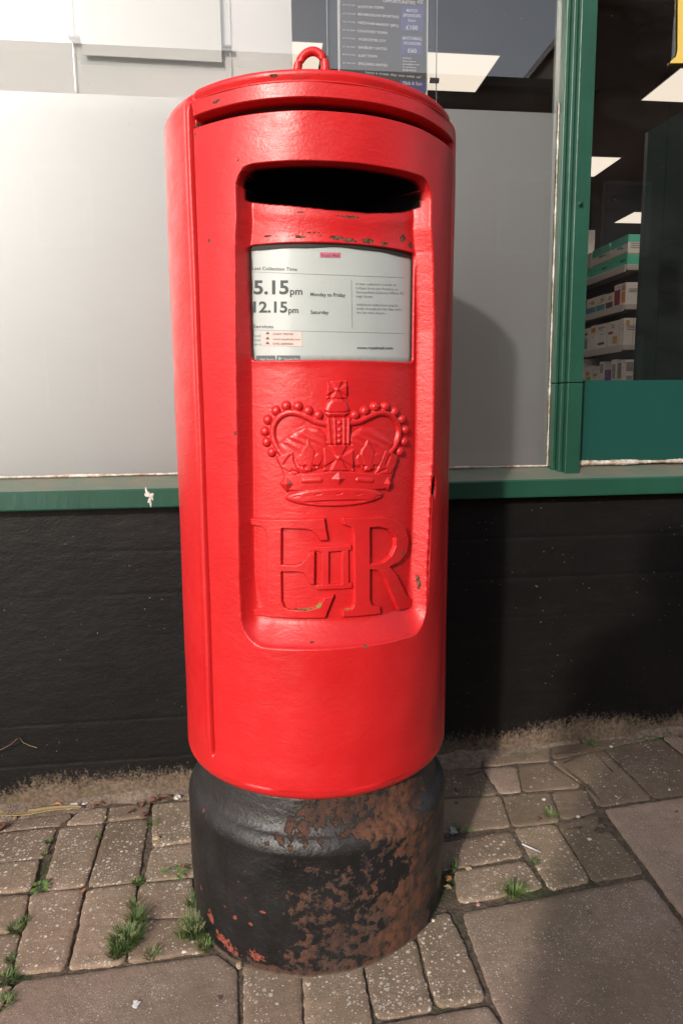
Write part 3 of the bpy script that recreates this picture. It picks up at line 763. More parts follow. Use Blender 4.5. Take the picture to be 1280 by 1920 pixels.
submesh('body', ~isdoor & ~iscap, RED, box, at)
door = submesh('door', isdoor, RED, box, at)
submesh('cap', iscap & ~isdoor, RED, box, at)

# raised work on the door: shapes drawn in (arc, height) and lifted off the inner cylinder
def poly_sdf(X, Y, P):
    P = np.asarray(P, float); n = len(P); d = np.full(X.shape, 1e9); ins = np.zeros(X.shape, bool)
    for i in range(n):
        ax, ay = P[i-1]; bx, by = P[i]; ex, ey = bx-ax, by-ay; wx, wy = X-ax, Y-ay
        h = np.clip((wx*ex+wy*ey)/(ex*ex+ey*ey+1e-18), 0, 1); d = np.minimum(d, np.hypot(wx-ex*h, wy-ey*h))
        if abs(by-ay) > 1e-12:
            c = ((ay > Y) != (by > Y)) & (X < (bx-ax)*(Y-ay)/(by-ay)+ax); ins ^= c
    return np.where(ins, -d, d)
def line_d(X, Y, P):
    P = np.asarray(P, float); d = np.full(X.shape, 1e9)
    for (ax, ay), (bx, by) in zip(P[:-1], P[1:]):
        ex, ey = bx-ax, by-ay; wx, wy = X-ax, Y-ay; h = np.clip((wx*ex+wy*ey)/(ex*ex+ey*ey+1e-18), 0, 1); d = np.minimum(d, np.hypot(wx-ex*h, wy-ey*h))
    return d
def smooth_path(P, n=6):
    P = np.asarray(P, float); out = []
    for i in range(len(P)-1):
        p0, p1, p2, p3 = P[max(i-1, 0)], P[i], P[i+1], P[min(i+2, len(P)-1)]
        for t in np.arange(n)/n: out.append(.5*((2*p1)+(-p0+p2)*t+(2*p0-5*p1+4*p2-p3)*t*t+(-p0+3*p1-3*p2+p3)*t**3))
    out.append(P[-1]); return np.array(out)
def sz(P): a = oncyl(P, RI+.0015); a[:, 0] *= RI; return a
z3 = lambda *a: sz([(440+x/3.2, 690+y/3.2) for x, y in a])
z4 = lambda *a: sz([(430+x/3.0476, 940+y/3.0476) for x, y in a])
def flat(X, Y, P, h, bev):         # a raised flat shape with rounded shoulders; runs below the surface outside
    d = poly_sdf(X, Y, P); x = np.clip(-d/bev, -1, 1)
    return np.where(x >= 0, h*np.sqrt(np.clip(1-(1-x)**2, 0, 1)), h*x*1.5)
def bar(X, Y, P, w, h):
    d = line_d(X, Y, P); x = d/w; return np.where(x < 1, h*np.sqrt(np.clip(1-x*x, 0, 1)), -h*(x-1)*2)
def ball(X, Y, c, r, h): 
    x = np.hypot(X-c[0], Y-c[1])/r; return np.where(x < 1, h*np.sqrt(np.clip(1-x*x, 0, 1)), -h*(x-1)*2)
def relief(name, H, X, Y, parent, extra=None, label=None):
    H = np.maximum(H, -.0012); nr, nt = H.shape
    th = X/RI; r = RI-.0004+H
    P = np.stack([r*np.sin(th), -r*np.cos(th), Y], -1).reshape(-1, 3)
    F = grid_faces(nr, nt, False).reshape(-1, 4)
    keep = (H.reshape(-1)[F] > -.0010).any(1); F = F[keep]; u, inv = np.unique(F, return_inverse=True)
    return mesh(name, P[u], inv.reshape(-1, 4), RED, parent, True, attrs={k: a.reshape(-1)[u] for k, a in (extra or {}).items()})
def grid_for(P, pad, step):
    a = P.min(0)-pad; b = P.max(0)+pad
    return np.meshgrid(np.arange(a[0], b[0], step), np.arange(a[1], b[1], step))
MM = .001
# --- crown
ext = z3((150, 60), (1060, 840)); X, Y = grid_for(ext, .002, .00062)
H = np.full(X.shape, -.002)
def mx(h):
    global H; H = np.maximum(H, h)
un = float(z3((700, 500))[0, 0]-z3((600, 500))[0, 0])/100      # metres per drawing unit near the centre
# velvet cap, lumpy
for P in (((262, 455), (330, 400), (420, 352), (500, 362), (548, 400), (560, 475), (540, 590), (400, 640), (320, 580), (282, 500)),
          ((690, 410), (760, 362), (830, 368), (905, 408), (958, 450), (930, 520), (880, 610), (720, 590), (695, 480))):
    P = z3(*P); f = flat(X, Y, P, 2.4*MM, 7*MM); lump = .5*MM*np.sin(X*260+Y*330+2*np.sin(Y*150)); mx(np.where(f > .0004, f+lump*sst(.0004, .0018, f), f))
# arches
AL_ = z3(*[tuple(p) for p in smooth_path([(545, 335), (490, 322), (430, 292), (378, 272), (320, 268), (265, 295), (232, 345), (226, 400), (242, 455), (275, 510), (320, 560), (345, 610)])])
AR_ = z3(*[tuple(p) for p in smooth_path([(688, 330), (750, 320), (815, 290), (870, 270), (925, 278), (968, 315), (990, 370), (982, 430), (958, 478), (925, 520), (895, 570), (880, 620)])])
mx(bar(X, Y, AL_, 19*un, 3.9*MM)); mx(bar(X, Y, AR_, 18*un, 3.9*MM))
for i, c in enumerate(((245, 257), (307, 228), (378, 231), (440, 257), (502, 283), (195, 311), (178, 380), (188, 445), (220, 506), (722, 283), (783, 258), (845, 233), (907, 232), (965, 262), (1008, 308), (1027, 372), (1021, 442), (995, 501))):
    mx(ball(X, Y, z3(c)[0], 28.5*un, 5.6*MM))
# circlet
C_ = z3((240, 535), (262, 530), (330, 620), (400, 635), (540, 622), (622, 615), (720, 622), (850, 632), (905, 600), (968, 525), (975, 545), (945, 650), (925, 700), (903, 728), (320, 738), (300, 690), (285, 620))
mx(flat(X, Y, C_, 3.0*MM, 2.5*MM))
# half crosses at the ends
for P in (((250, 535), (300, 512), (350, 503), (358, 560), (392, 628), (360, 645), (325, 620), (280, 600)), ((900, 492), (940, 505), (978, 528), (960, 590), (930, 640), (842, 632), (862, 580), (880, 540))):
    mx(flat(X, Y, z3(*P), 4.0*MM, 2.2*MM))
for P in (((300, 575), (335, 525)), ((345, 615), (378, 628)), ((905, 580), (925, 530)), ((855, 628), (900, 610))):
    H = H-1.8*MM*np.clip(1-line_d(X, Y, z3(*P))/(12*un), 0, 1)*(H > 0)
# fleurs-de-lis
for cx in (0, 353):
    for P, h in ((((441, 425), (456, 462), (478, 492), (484, 520), (470, 560), (462, 620), (424, 620), (412, 560), (398, 520), (404, 495), (424, 465)), 4.4), (((372, 545), (384, 520), (408, 514), (428, 530), (436, 600), (410, 612), (402, 590), (384, 585)), 3.8), (((530, 545), (518, 516), (494, 512), (466, 530), (452, 600), (478, 612), (490, 592), (512, 582)), 3.8)):
        mx(flat(X, Y, z3(*[(x+cx, y+(-2 if cx else 0)) for x, y in P]), h*MM, 2.0*MM))
    for c in ((424, 592), (482, 590)):
        H = H-3.2*MM*np.clip(1-np.hypot(X-z3((c[0]+cx, c[1]))[0, 0], Y-z3((c[0]+cx, c[1]))[0, 1])/(14*un), 0, 1)*(H > 0)
# centre cross
def cross(x0, x1, y0, y1, h, ball_r, notch):
    global H
    q = flat(X, Y, z3((x0, y0), (x1, y0), (x1-2, (y0+y1)/2), (x1, y1), (x0, y1), (x0+2, (y0+y1)/2)), h*MM, 1.8*MM)
    cx, cy = (x0+x1)/2, (y0+y1)/2
    for sx in (-1, 1):
        for sy in (-1, 1):
            P = z3((cx+sx*(x1-x0)*.50, cy+sy*(y1-y0)*.36), (cx+sx*(x1-x0)*.13, cy+sy*(y1-y0)*.10), (cx+sx*(x1-x0)*.30, cy+sy*(y1-y0)*.54), (cx+sx*(x1-x0)*.46, cy+sy*(y1-y0)*.46))
            d = poly_sdf(X, Y, P); q = q-notch*MM*sst(2.0*MM, -1.0*MM, d)*(q > 0)
    mx(q); mx(ball(X, Y, z3((cx, cy))[0], ball_r*un, (h+1.8)*MM))
cross(532, 713, 460, 618, 4.8, 22, 2.6)
# band with pearls
mx(flat(X, Y, z3((543, 300), (690, 300), (690, 455), (556, 458)), 3.4*MM, 2.0*MM))
for x0, x1 in ((560, 572), (598, 604), (655, 655), (683, 680)): mx(bar(X, Y, z3((x0, 308), (x1, 450)), 12*un, 4.8*MM))
for c in ((628, 330), (630, 370), (628, 408), (627, 440)): mx(ball(X, Y, z3(c)[0], 16*un, 5.4*MM))
# orb and cross on top
mx(flat(X, Y, z3((535, 250), (548, 212), (578, 182), (612, 176), (646, 184), (674, 212), (689, 246), (686, 272), (660, 293), (560, 293), (540, 272)), 5.2*MM, 9*MM))
H = H-1.3*MM*np.clip(1-line_d(X, Y, z3((538, 262), (560, 268), (660, 268), (688, 258)))/(7*un), 0, 1)*(H > .002)
cross(550, 675, 76, 184, 4.4, 15, 2.6)
# jewels
mx(bar(X, Y, z3((416, 676), (512, 672)), 20*un, 4.9*MM)); mx(bar(X, Y, z3((738, 670), (818, 676)), 20*un, 4.9*MM))
for c, a, b in (((623, 664), 43, 42), ((311, 695), 43, 46), ((916, 692), 34, 42)):
    cc = z3(c)[0]; d = np.abs(X-cc[0])/(a*un)+np.abs(Y-cc[1])/(b*un); mx(np.where(d < 1, 3.0*MM+5*MM*(1-d), -5*MM*(d-1)))
# lower ring
cc = z3((613, 775))[0]; e = np.hypot((X-cc[0])/(300*un), (Y-cc[1])/(56*un)); mx(np.where(e < 1, 4.4*MM*np.sqrt(np.clip(1-np.clip((e-.72)/.28, 0, 1)**2, 0, 1)), -3*MM*(e-1)*8))
c2 = z3((616, 803))[0]; e2 = np.hypot((X-c2[0])/(185*un), (Y-c2[1])/(12*un)); H = H-3.2*MM*sst(1.15, .6, e2)*(H > 0)
for x0, y0 in ((372, 770), (500, 757), (622, 754), (740, 757), (860, 770)):
    H = H-1.2*MM*np.clip(1-line_d(X, Y, z3((x0-16, y0+3), (x0+16, y0-3)))/(6*un), 0, 1)*(H > 0)
wc = gauss(X, Y, *z3((330, 690))[0], .006, .006)*.7+gauss(X, Y, *z3((965, 250))[0], .004, .004)*.6
relief('crown', H, X, Y, door, {'wear': wc})
# --- letters
E_ = ((125, 95), (545, 95), (552, 150), (566, 222), (515, 225), (492, 185), (462, 165), (420, 158), (302, 155), (302, 358), (385, 360), (420, 345), (440, 318), (455, 285), (490, 285), (488, 475), (455, 472), (440, 430), (425, 410), (390, 402), (302, 402), (305, 570), (318, 600), (345, 614), (440, 617), (490, 606), (520, 580), (540, 545), (600, 532), (548, 665), (145, 650), (140, 612), (185, 610), (206, 592), (212, 560), (218, 200), (210, 165), (180, 142), (130, 135))
R_ = ((640, 90), (880, 86), (950, 102), (998, 145), (1015, 220), (1005, 290), (965, 345), (912, 372), (945, 410), (1000, 525), (1025, 553), (1068, 552), (1065, 595), (960, 622), (935, 570), (880, 440), (845, 398), (800, 388), (800, 560), (814, 592), (856, 600), (858, 642), (640, 660), (640, 616), (690, 612), (706, 590), (708, 560), (705, 190), (694, 150), (645, 132))
RH = ((799, 150), (850, 147), (905, 162), (938, 205), (940, 255), (915, 310), (870, 345), (800, 355))
II_ = [((485, 258), (697, 248), (698, 280), (525, 294), (488, 280)), ((523, 285), (570, 283), (570, 480), (523, 480)), ((640, 280), (682, 278), (684, 476), (640, 478)), ((490, 492), (500, 473), (700, 466), (706, 496), (500, 508))]
def letter(name, P, holes=(), more=(), h=5.8, lich=(), wr=()):
    P = z4(*P); X, Y = grid_for(P, .0022, .0005)
    d = poly_sdf(X, Y, P)
    for q in holes: d = np.maximum(d, -poly_sdf(X, Y, z4(*q)))
    for q in more: d = np.minimum(d, poly_sdf(X, Y, z4(*q)))
    bev = 1.7*MM; x = np.clip(-d/bev, -1, 1)
    Hh = np.where(x >= 0, h*MM*np.sqrt(np.clip(1-(1-x)**2, 0, 1)), h*MM*x*1.5)
    L = 0*X; Wr = 0*X
    for x0, y0, sx, sy in lich: c = z4((x0, y0))[0]; L = np.maximum(L, gauss(X, Y, c[0], c[1], sx, sy))
    for x0, y0, sx, sy in wr: c = z4((x0, y0))[0]; Wr = np.maximum(Wr, gauss(X, Y, c[0], c[1], sx, sy))
    return relief(name, Hh, X, Y, door, {'lichen': L, 'wear': Wr})
letter('letter', E_, lich=((360, 345, .013, .003), (350, 600, .010, .004), (430, 608, .018, .0035), (505, 590, .008, .006)), wr=((380, 347, .012, .003), (420, 612, .02, .003)))
letter('letter', R_, (RH,), lich=((672, 607, .007, .004),), wr=((938, 505, .003, .002), (985, 300, .004, .006)))
letter('numeral', ((480, 245), (710, 245), (710, 510), (480, 510)), holes=(((470, 235), (720, 235), (720, 520), (470, 520)),), more=II_, h=3.6)

# --- notice behind its window
RP = RI-.0050
tp = np.linspace(F0-R(38), F0+R(37), 90); zp = np.linspace(.948, 1.113, 30)
TP, ZP = np.meshgrid(tp, zp)
def notice_mat():
    n = NT('notice_sheet'); 
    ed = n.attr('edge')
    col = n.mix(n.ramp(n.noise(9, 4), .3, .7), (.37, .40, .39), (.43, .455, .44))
    col = n.mix(n.math('MULTIPLY', ed, n.math('ADD', .55, n.math('MULTIPLY', n.noise(70, 4), .6))), col, (.10, .105, .085))  # painted shade: sheet darkens towards its recessed edges
    col = n.mix(n.math('MULTIPLY', n.ramp(n.noise(45, 5, .7), .60, .72), .22), col, (.35, .30, .25))
    n.setp(Base_Color=col, Roughness=.42); n.p.inputs['Coat Weight'].default_value = .35; n.p.inputs['Coat Roughness'].default_value = .12
    n.setp(Normal=n.bump(n.noise(4, 2), .006, .4))
    return n.m
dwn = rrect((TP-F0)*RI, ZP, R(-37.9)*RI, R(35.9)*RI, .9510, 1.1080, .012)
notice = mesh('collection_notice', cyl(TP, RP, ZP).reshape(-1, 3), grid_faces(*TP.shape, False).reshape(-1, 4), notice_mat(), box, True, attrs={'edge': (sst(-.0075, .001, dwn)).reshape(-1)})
def text_geom(s, bold=0.0):
    cu = bpy.data.curves.new('lettering_source', 'FONT'); cu.body = s; cu.size = 1; cu.offset = bold; cu.resolution_u = 3
    o = bpy.data.objects.new('lettering_source', cu); COL.objects.link(o)
    dg = bpy.context.evaluated_depsgraph_get(); me = bpy.data.meshes.new_from_object(o.evaluated_get(dg))
    V = np.array([v.co[:] for v in me.vertices])[:, :2] if len(me.vertices) else np.zeros((0, 2)); F = [tuple(p.vertices) for p in me.polygons]
    bpy.data.objects.remove(o); bpy.data.curves.remove(cu); bpy.data.meshes.remove(me)
    return V, F
CAPH = .70
class Sheet:                       # flat printing on a curved or plane sheet
    def __init__(s, fn, ox, oy, k): s.fn = fn; s.o = (ox, oy); s.k = k; s.V = []; s.F = []
    def P(s, pts): return [(s.o[0]+x/s.k, s.o[1]+y/s.k) for x, y in pts]
    def text(s, t, a, b, cap, bold=0.0):
        s.cuts = getattr(s, 'cuts', [])+[(len(s.V), len(s.F))]
        V, F = text_geom(t, bold)
        w0, w1 = V[:, 0].min(), V[:, 0].max(); q = (V[:, 0]-w0)/(w1-w0); h = V[:, 1]/CAPH
        pts = np.stack([a[0]+(b[0]-a[0])*q, a[1]+(b[1]-a[1])*q-cap*h], 1); base = len(s.V)
        s.V += s.P(pts); s.F += [tuple(i+base for i in f) for f in F]
    def quad(s, a, b, c, d, n=12):
        a, b, c, d = map(np.array, (a, b, c, d)); base = len(s.V)
        for i in range(n+1):
            t = i/n; s.V += s.P([a+(b-a)*t, d+(c-d)*t])
        s.F += [(base+2*i+1, base+2*i+3, base+2*i+2, base+2*i) for i in range(n)]
    def rule(s, a, b, w, n=14):
        a = np.array(a, float); b = np.array(b, float); d = (b-a)/np.linalg.norm(b-a); nn = np.array([d[1], -d[0]])*w/2
        s.quad(a+nn, b+nn, b-nn, a-nn, n)
    def lines(s, name, mat, parent, base=None):
        ends = s.cuts[1:]+[(len(s.V), len(s.F))]; allV, allF = s.V, s.F
        for (v0, f0), (v1, f1) in zip(s.cuts, ends):
            s.V = allV[v0:v1]; s.F = [tuple(i-v0 for i in f) for f in allF[f0:f1]]; s.build(name, mat, parent, base)
    def build(s, name, mat, parent, base=None):
        if base is None: o = mesh(name, s.fn(s.V), s.F, mat, parent)
        else: o = mesh(name, s.fn(s.V), s.F, mat); under(o, parent, base)
        return o
def curved(off): return lambda P: (lambda a: cyl(a[:, 0], RP+off, a[:, 1]))(oncyl(P, RP+off))
s = Sheet(curved(.0005), 431.8, 430, 3.2)
s.text('Last Collection Time', (132, 243), (400, 249), 20, .004)
s.text('5.15', (140, 387), (350, 387), 80, .028); s.text('pm', (358, 392), (432, 392), 42, .02)
s.text('Monday to Friday', (480, 400), (690, 405), 22, .012)
s.text('12.15', (138, 497), (342, 498), 64, .026); s.text('pm', (348, 502), (408, 502), 36, .02)
s.text('Saturday', (481, 507), (590, 509), 22, .012)
s.text('Services', (138, 592), (258, 593), 20, .006)
s.text('www.royalmail.com', (758, 718), (975, 720), 17, .014)
s.lines('text_line', INK, notice)
s = Sheet(curved(.0004), 431.8, 430, 3.2)
s.rule((125, 255), (1040, 290), 2.2); s.rule((125, 603), (1045, 625), 2.2); s.rule((725, 303), (731, 595), 2.2)
s.build('ruled_lines', INKL, notice)
s = Sheet(curved(.0005), 431.8, 430, 3.2)
for t, a, b in (('A later collection is made at', (752, 333), (993, 339)), ('5.45pm from the Postbox at', (752, 358), (1003, 366)), ('Saxmundham Delivery Office, 48', (754, 383), (1035, 390)), ('High Street', (755, 408), (852, 410)),
                ('Additional collections may be', (755, 457), (1005, 463)), ('made throughout the day until', (756, 481), (1020, 486)), ('the last time shown.', (757, 505), (930, 509)), ('Find', (135, 645), (178, 645)), ('local', (138, 670), (180, 670)), ('you at', (142, 695), (186, 695))):
    s.text(t, a, b, 14, -.004)
s.lines('small_print', INKL, notice)
s = Sheet(curved(.0007), 431.8, 430, 3.2); s.quad((187, 613), (428, 615), (431, 703), (187, 697)); o = s.build('sticker', plain('pink_sticker', (.62, .47, .43), .7), notice); tag(o, 'pale pink telephone number sticker')
s = Sheet(curved(.0010), 431.8, 430, 3.2)
for t, a, b in (('03457 740740', (255, 635), (377, 635)), ('www.royalmail.com', (255, 664), (418, 666)), ('0345 6000606', (255, 692), (377, 693))): s.text(t, a, b, 13, .008)
for y in (624, 655, 683): s.quad((213, y-3), (233, y-3), (233, y+6), (213, y+6), 2); s.quad((218, y-9), (229, y-9), (229, y-4), (218, y-4), 2)
s.build('sticker_print', plain('brown_ink', (.13, .09, .085), .6), notice)
s = Sheet(curved(.0006), 431.8, 430, 3.2); s.quad((155, 757), (268, 757), (268, 792), (155, 792)); s.quad((278, 757), (418, 757), (418, 792), (278, 792)); s.build('store_badges', plain('grey_badge', (.09, .10, .10), .6), notice)
s = Sheet(curved(.0009), 431.8, 430, 3.2); s.text('App Store', (178, 786), (258, 786), 13, .01); s.text('Google Play', (322, 786), (412, 786), 13, .01); s.build('badge_print', plain('badge_print', (.38, .40, .39), .6), notice)
s = Sheet(curved(.0009), 431.8, 430, 3.2); s.V = s.P([(288, 762), (288, 788), (312, 775)]); s.F = [(0, 1, 2)]; s.build('play_triangle', plain('teal_print', (.14, .34, .36), .6), notice)
s = Sheet(curved(.0006), 431.8, 430, 3.2); s.quad((537, 137), (660, 139), (660, 170), (537, 168)); s.build('red_tab', plain('faded_red_tab', (.46, .13, .19), .6), notice)
s = Sheet(curved(.0009), 431.8, 430, 3.2); s.text('Royal Mail', (545, 162), (653, 164), 17, .01); s.build('tab_print', plain('tab_print', (.26, .04, .07), .6), notice)
# black strip standing in for the shade inside the window edge, thickest along top
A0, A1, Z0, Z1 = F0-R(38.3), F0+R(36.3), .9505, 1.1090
def shade_strip_w(u): return .0062+.0010*math.sin(u*9)+.0006*math.sin(u*23)
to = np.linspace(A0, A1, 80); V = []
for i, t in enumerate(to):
    for z in (Z1, Z1-shade_strip_w(i/79)): V.append(cyl(np.array(t), RP+.0016, z))
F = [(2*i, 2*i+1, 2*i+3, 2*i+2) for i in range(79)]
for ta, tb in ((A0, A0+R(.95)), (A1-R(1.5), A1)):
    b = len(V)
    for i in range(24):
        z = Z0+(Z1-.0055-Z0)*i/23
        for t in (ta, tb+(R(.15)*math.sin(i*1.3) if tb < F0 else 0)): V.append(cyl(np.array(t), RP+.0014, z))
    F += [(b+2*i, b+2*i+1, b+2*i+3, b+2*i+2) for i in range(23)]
mesh('window_shade_strip', np.array(V), F, plain('window_shade_black', (.018, .017, .015), .7, nz=.4, scale=90), notice)
# lifting ring
m = MB(); d = rays([(583, 124)])[0]; y0 = -.165; c = EYE+d*((y0-EYE[1])/d[1]); half = .0192; c = BM.T@(c-PIV)+PIV
pts = [c+np.array([-half*1.02, .003, -.030])]+[c+np.array([-half*math.cos(a)+.003*math.sin(a), 0, -.006+half*1.28*math.sin(a)]) for a in np.linspace(0, math.pi, 18)]+[c+np.array([half*1.0, -.003, -.030])]
m.tube(pts, [.0062]*3+[.0058]*(len(pts)-6)+[.0062]*3, 12); m.build('lifting_ring', RED, box, True)
# black base
BR = .2335
zb = np.concatenate([np.linspace(-.06, .205, 70)])
prof = [(BR-.001*math.sin(z*9)-.004*max(0, .10-z)/.1, z) for z in zb]
prof += [(BR-.024+.024*math.cos(a), .207+.030*math.sin(a)) for a in np.linspace(.05, 1.15, 14)]
prof += [(BR-.020, .245), (BR-.024, .262), (BR-.026, .285), (BR-.030, .298), (.15, .300)]
TB = np.linspace(0, 2*math.pi, 420, endpoint=False)
rows = []
for r_, z_ in prof:
    nz_ = .0009*vnoise(TB*BR, z_+0*TB, 60, 3)+.0005*vnoise(TB*BR, z_+0*TB, 160, 4)
    rows.append(cyl(TB, r_+nz_, z_))
V = np.array(rows); NRW, NTH = V.shape[:2]; zz_all = V[..., 2]; thall = np.broadcast_to(TB, (NRW, NTH))
dth = lambda t0: (thall-R(t0)+math.pi) % (2*math.pi)-math.pi
td = np.degrees((thall+math.pi) % (2*math.pi)-math.pi)
wv = td+5*np.sin(zz_all*60)+3*np.sin(zz_all*140+1)
rust = sst(-26, -8, wv)*sst(66, 50, wv)*(.60+.22*sst(12, 30, wv)+.18*sst(30, 42, wv))
rust = rust*(1-.75*gauss(td, zz_all, 32, .150, 9, .030))*(1-.55*gauss(td, zz_all, 7, .205, 16, .022)*1)
rust = np.maximum(rust*sst(.300, .26, zz_all)*1.0, .75*sst(-20, 0, td)*sst(60, 40, td)*sst(.235, .25, zz_all))
rust = np.maximum(rust, .85*sst(.03, .0, zz_all)*sst(-60, -20, td)*sst(90, 60, td))
rust = np.clip(rust, 0, 1)
redc = np.zeros_like(rust)
for t0, z0, a, b in ((-44, .02, 9, .016), (-38, .01, 8, .012), (-52, .04, 5, .02), (-35, .075, 2.5, .008), (-41, .085, 2.2, .006), (-30, .12, 2, .006), (-26, .02, 7, .014), (-60, .075, 2, .008), (-33, .145, 1.6, .005), (-22, .105, 2, .006), (-30, .165, 1.6, .004), (-56, .225, 1.4, .004), (-28, .075, 2, .007)):
    redc = np.maximum(redc, gauss(td, zz_all, t0, z0, a, b))
drip = sst(-45, -34, td)*sst(8, -6, td)*sst(.21, .15, zz_all)
shoulder_tone = sst(.20, .235, zz_all)*sst(.31, .28, zz_all)*.8  # paler band round the shoulder of the base
dirt = sst(.020, -.012, zz_all-SLX*.23*np.sin(thall))
BASE = mesh('base', V.reshape(-1, 3), grid_faces(NRW, NTH).reshape(-1, 4), BASEM, box, True, attrs={'rust': rust, 'orange': sst(20, 31, wv)*sst(52, 44, wv)*.85+.5*gauss(td, zz_all, -2, .218, 14, .010), 'redchip': redc, 'drip': drip, 'shoulder_tone': shoulder_tone, 'dirt': dirt})
tag(BASE, 'black painted base flaking to orange rust')

# ------------------------------------------------------------------ things hanging in the window
GP = .085
def wallfn(v): return lambda P: (lambda a: np.array([Wp(u, v, z) for u, z in a]))(onwall(P, v))
def wq(P, v): return onwall(P, v)
def cable(px_top, px_bot, v, label):
    a = wq([px_top, px_bot], v); u = float(a.mean(0)[0]) ; z1 = float(a[1, 1])
    root = empty('display_cable', tuple(Wp(u, v, z1))); tag(root, label, 'cable', 'steel display cables in the window'); b0 = tuple(root.location)
    m = MB(); m.tube([Wp(u, v, z1), Wp(u, v, 2.38)], .0011, 6); o = m.build('wire', STEEL); under(o, root, b0)
    return root, b0, u
def clamp(root, b0, c, v):
    a = wq([c], v)[0]; m = MB(); m.tube([Wp(a[0]-.011, v, a[1]), Wp(a[0]+.011, v, a[1])], .0055, 12)
    o = m.build('clamp', STEEL, smooth=False); under(o, root, b0)
r1, b1, _ = cable((134, 0), (140, 171), GP+.005, 'steel cable at the left edge of the blank paper holder'); clamp(r1, b1, (140, 72), GP)
r2, b2, _ = cable((428, 0), (434, 176), GP+.005, 'steel cable between the blank paper holder and the post box cap'); clamp(r2, b2, (425, 90), GP)
r3, b3, _ = cable((821, 0), (815, 190), GP+.005, 'steel cable at the right edge of the match poster'); clamp(r3, b3, (813, 151), GP)
r4, b4, _ = cable((613, 0), (614, 190), GP+.005, 'steel cable at the left edge of the match poster')
# clear holders
def holder(P, label, v):
    a = wq(P, v); root = empty('poster_holder', tuple(Wp(float(a[:, 0].mean()), v, float(a[:, 1].min())))); b0 = tuple(root.location)
    tag(root, label, 'poster holder')
    u0, u1 = float(min(a[0, 0], a[3, 0])), float(max(a[1, 0], a[2, 0])); z0 = float(a[2:, 1].mean()); z1 = z0+.46
    for dv in (.004,):
        m = MB(); m.wbox(u0, u1, v+dv-.0012, v+dv+.0012, z0, z1); o = m.build('acrylic_sheet', ACRYL); under(o, root, b0)
    return u0, u1, z0, z1
holder([(145, 0), (420, 0), (425, 132), (150, 118)], 'clear acrylic holder with blank white paper in front of the white board', GP)
holder([(619, 0), (816, 0), (812, 178), (621, 170)], 'clear acrylic holder carrying the dark match poster', GP)
a = wq([(158, 0), (410, 0), (416, 117), (155, 103)], GP)
top = lambda q: (q[0], q[1]+.25)
V = [Wp(a[3, 0], GP-.001, a[3, 1]), Wp(a[2, 0], GP-.001, a[2, 1]), Wp(*(a[2, 0], GP-.001, a[2, 1]+.34)), Wp(a[3, 0], GP-.001, a[3, 1]+.34),
     Wp(a[3, 0], GP+.0006, a[3, 1]), Wp(a[2, 0], GP+.0006, a[2, 1]), Wp(a[2, 0], GP+.0006, a[2, 1]+.34), Wp(a[3, 0], GP+.0006, a[3, 1]+.34)]
m = MB(); m.add(V, [(0, 1, 2, 3), (7, 6, 5, 4), (0, 4, 5, 1), (1, 5, 6, 2), (2, 6, 7, 3), (3, 7, 4, 0)])
tag(m.build('paper_sheet', plain('grey_white_paper', (.80, .795, .785), .8)), 'blank white sheet of paper hanging slightly askew in the left holder', 'paper')
# match poster
q = wq([(633, 0), (803, 0), (800, 176), (633, 176)], GP); u0, u1 = float(q[0, 0]+q[3, 0])/2, float(q[1, 0]+q[2, 0])/2; z0 = float(q[2:, 1].mean())
post = empty('match_poster', tuple(Wp((u0+u1)/2, GP, z0))); bp = tuple(post.location)
tag(post, 'dark grey football fixture poster with white lettering and lavender price boxes', 'poster')
m = MB(); m.wbox(u0, u1, GP-.0005, GP+.0005, z0, z0+.42); o = m.build('sheet', PAPER); under(o, post, bp)
def pf(off): return wallfn(GP-.0005-off)
s = Sheet(pf(.0006), 560, 0, 3.2); s.quad((247, -400), (768, -400), (764, 545), (247, 545)); s.build('printed_ground', plain('poster_charcoal', (.13, .122, .13), .5, nz=.25, scale=12), post, bp)
LAV = plain('lavender_print', (.15, .15, .33), .5)
for q_ in (((614, 32), (750, 36), (744, 190), (611, 186)), ((612, 210), (742, 214), (738, 330), (609, 326)), ((605, 480), (762, 486), (760, 560), (603, 556))):
    s = Sheet(pf(.0011), 560, 0, 3.2); s.quad(*q_); s.build('price_box', LAV, post, bp)
s = Sheet(pf(.0016), 560, 0, 3.2)
s.text('OPPORTUNITIES', (505, 13), (698, 27), 20, .02)
for t, a, b in (('ROYSTON TOWN', (355, 48), (510, 54)), ('BROMSGROVE SPORTING', (355, 92), (600, 110)), ('NEEDHAM MARKET (SPC)', (355, 142), (598, 163)), ('STRATFORD TOWN', (352, 193), (530, 205)), ('WORCESTER CITY', (356, 242), (524, 254)), ('BANBURY UNITED', (358, 291), (530, 302)), ('BURY TOWN', (358, 341), (470, 346)), ('SPALDING UNITED', (356, 388), (532, 400))):
    s.text(t, a, b, 15, .025)
for t, y in (('SAT 31ST JAN -', 33), ('SAT 14TH FEB -', 85), ('TUE 17TH FEB -', 134), ('SAT 7TH MAR -', 184), ('SAT 21ST MAR -', 232), ('SAT 28TH MAR -', 283), ('MON 6TH APR -', 330), ('SAT 18TH APR -', 381)):
    s.text(t, (262, y), (345, y+5), 9, .015)
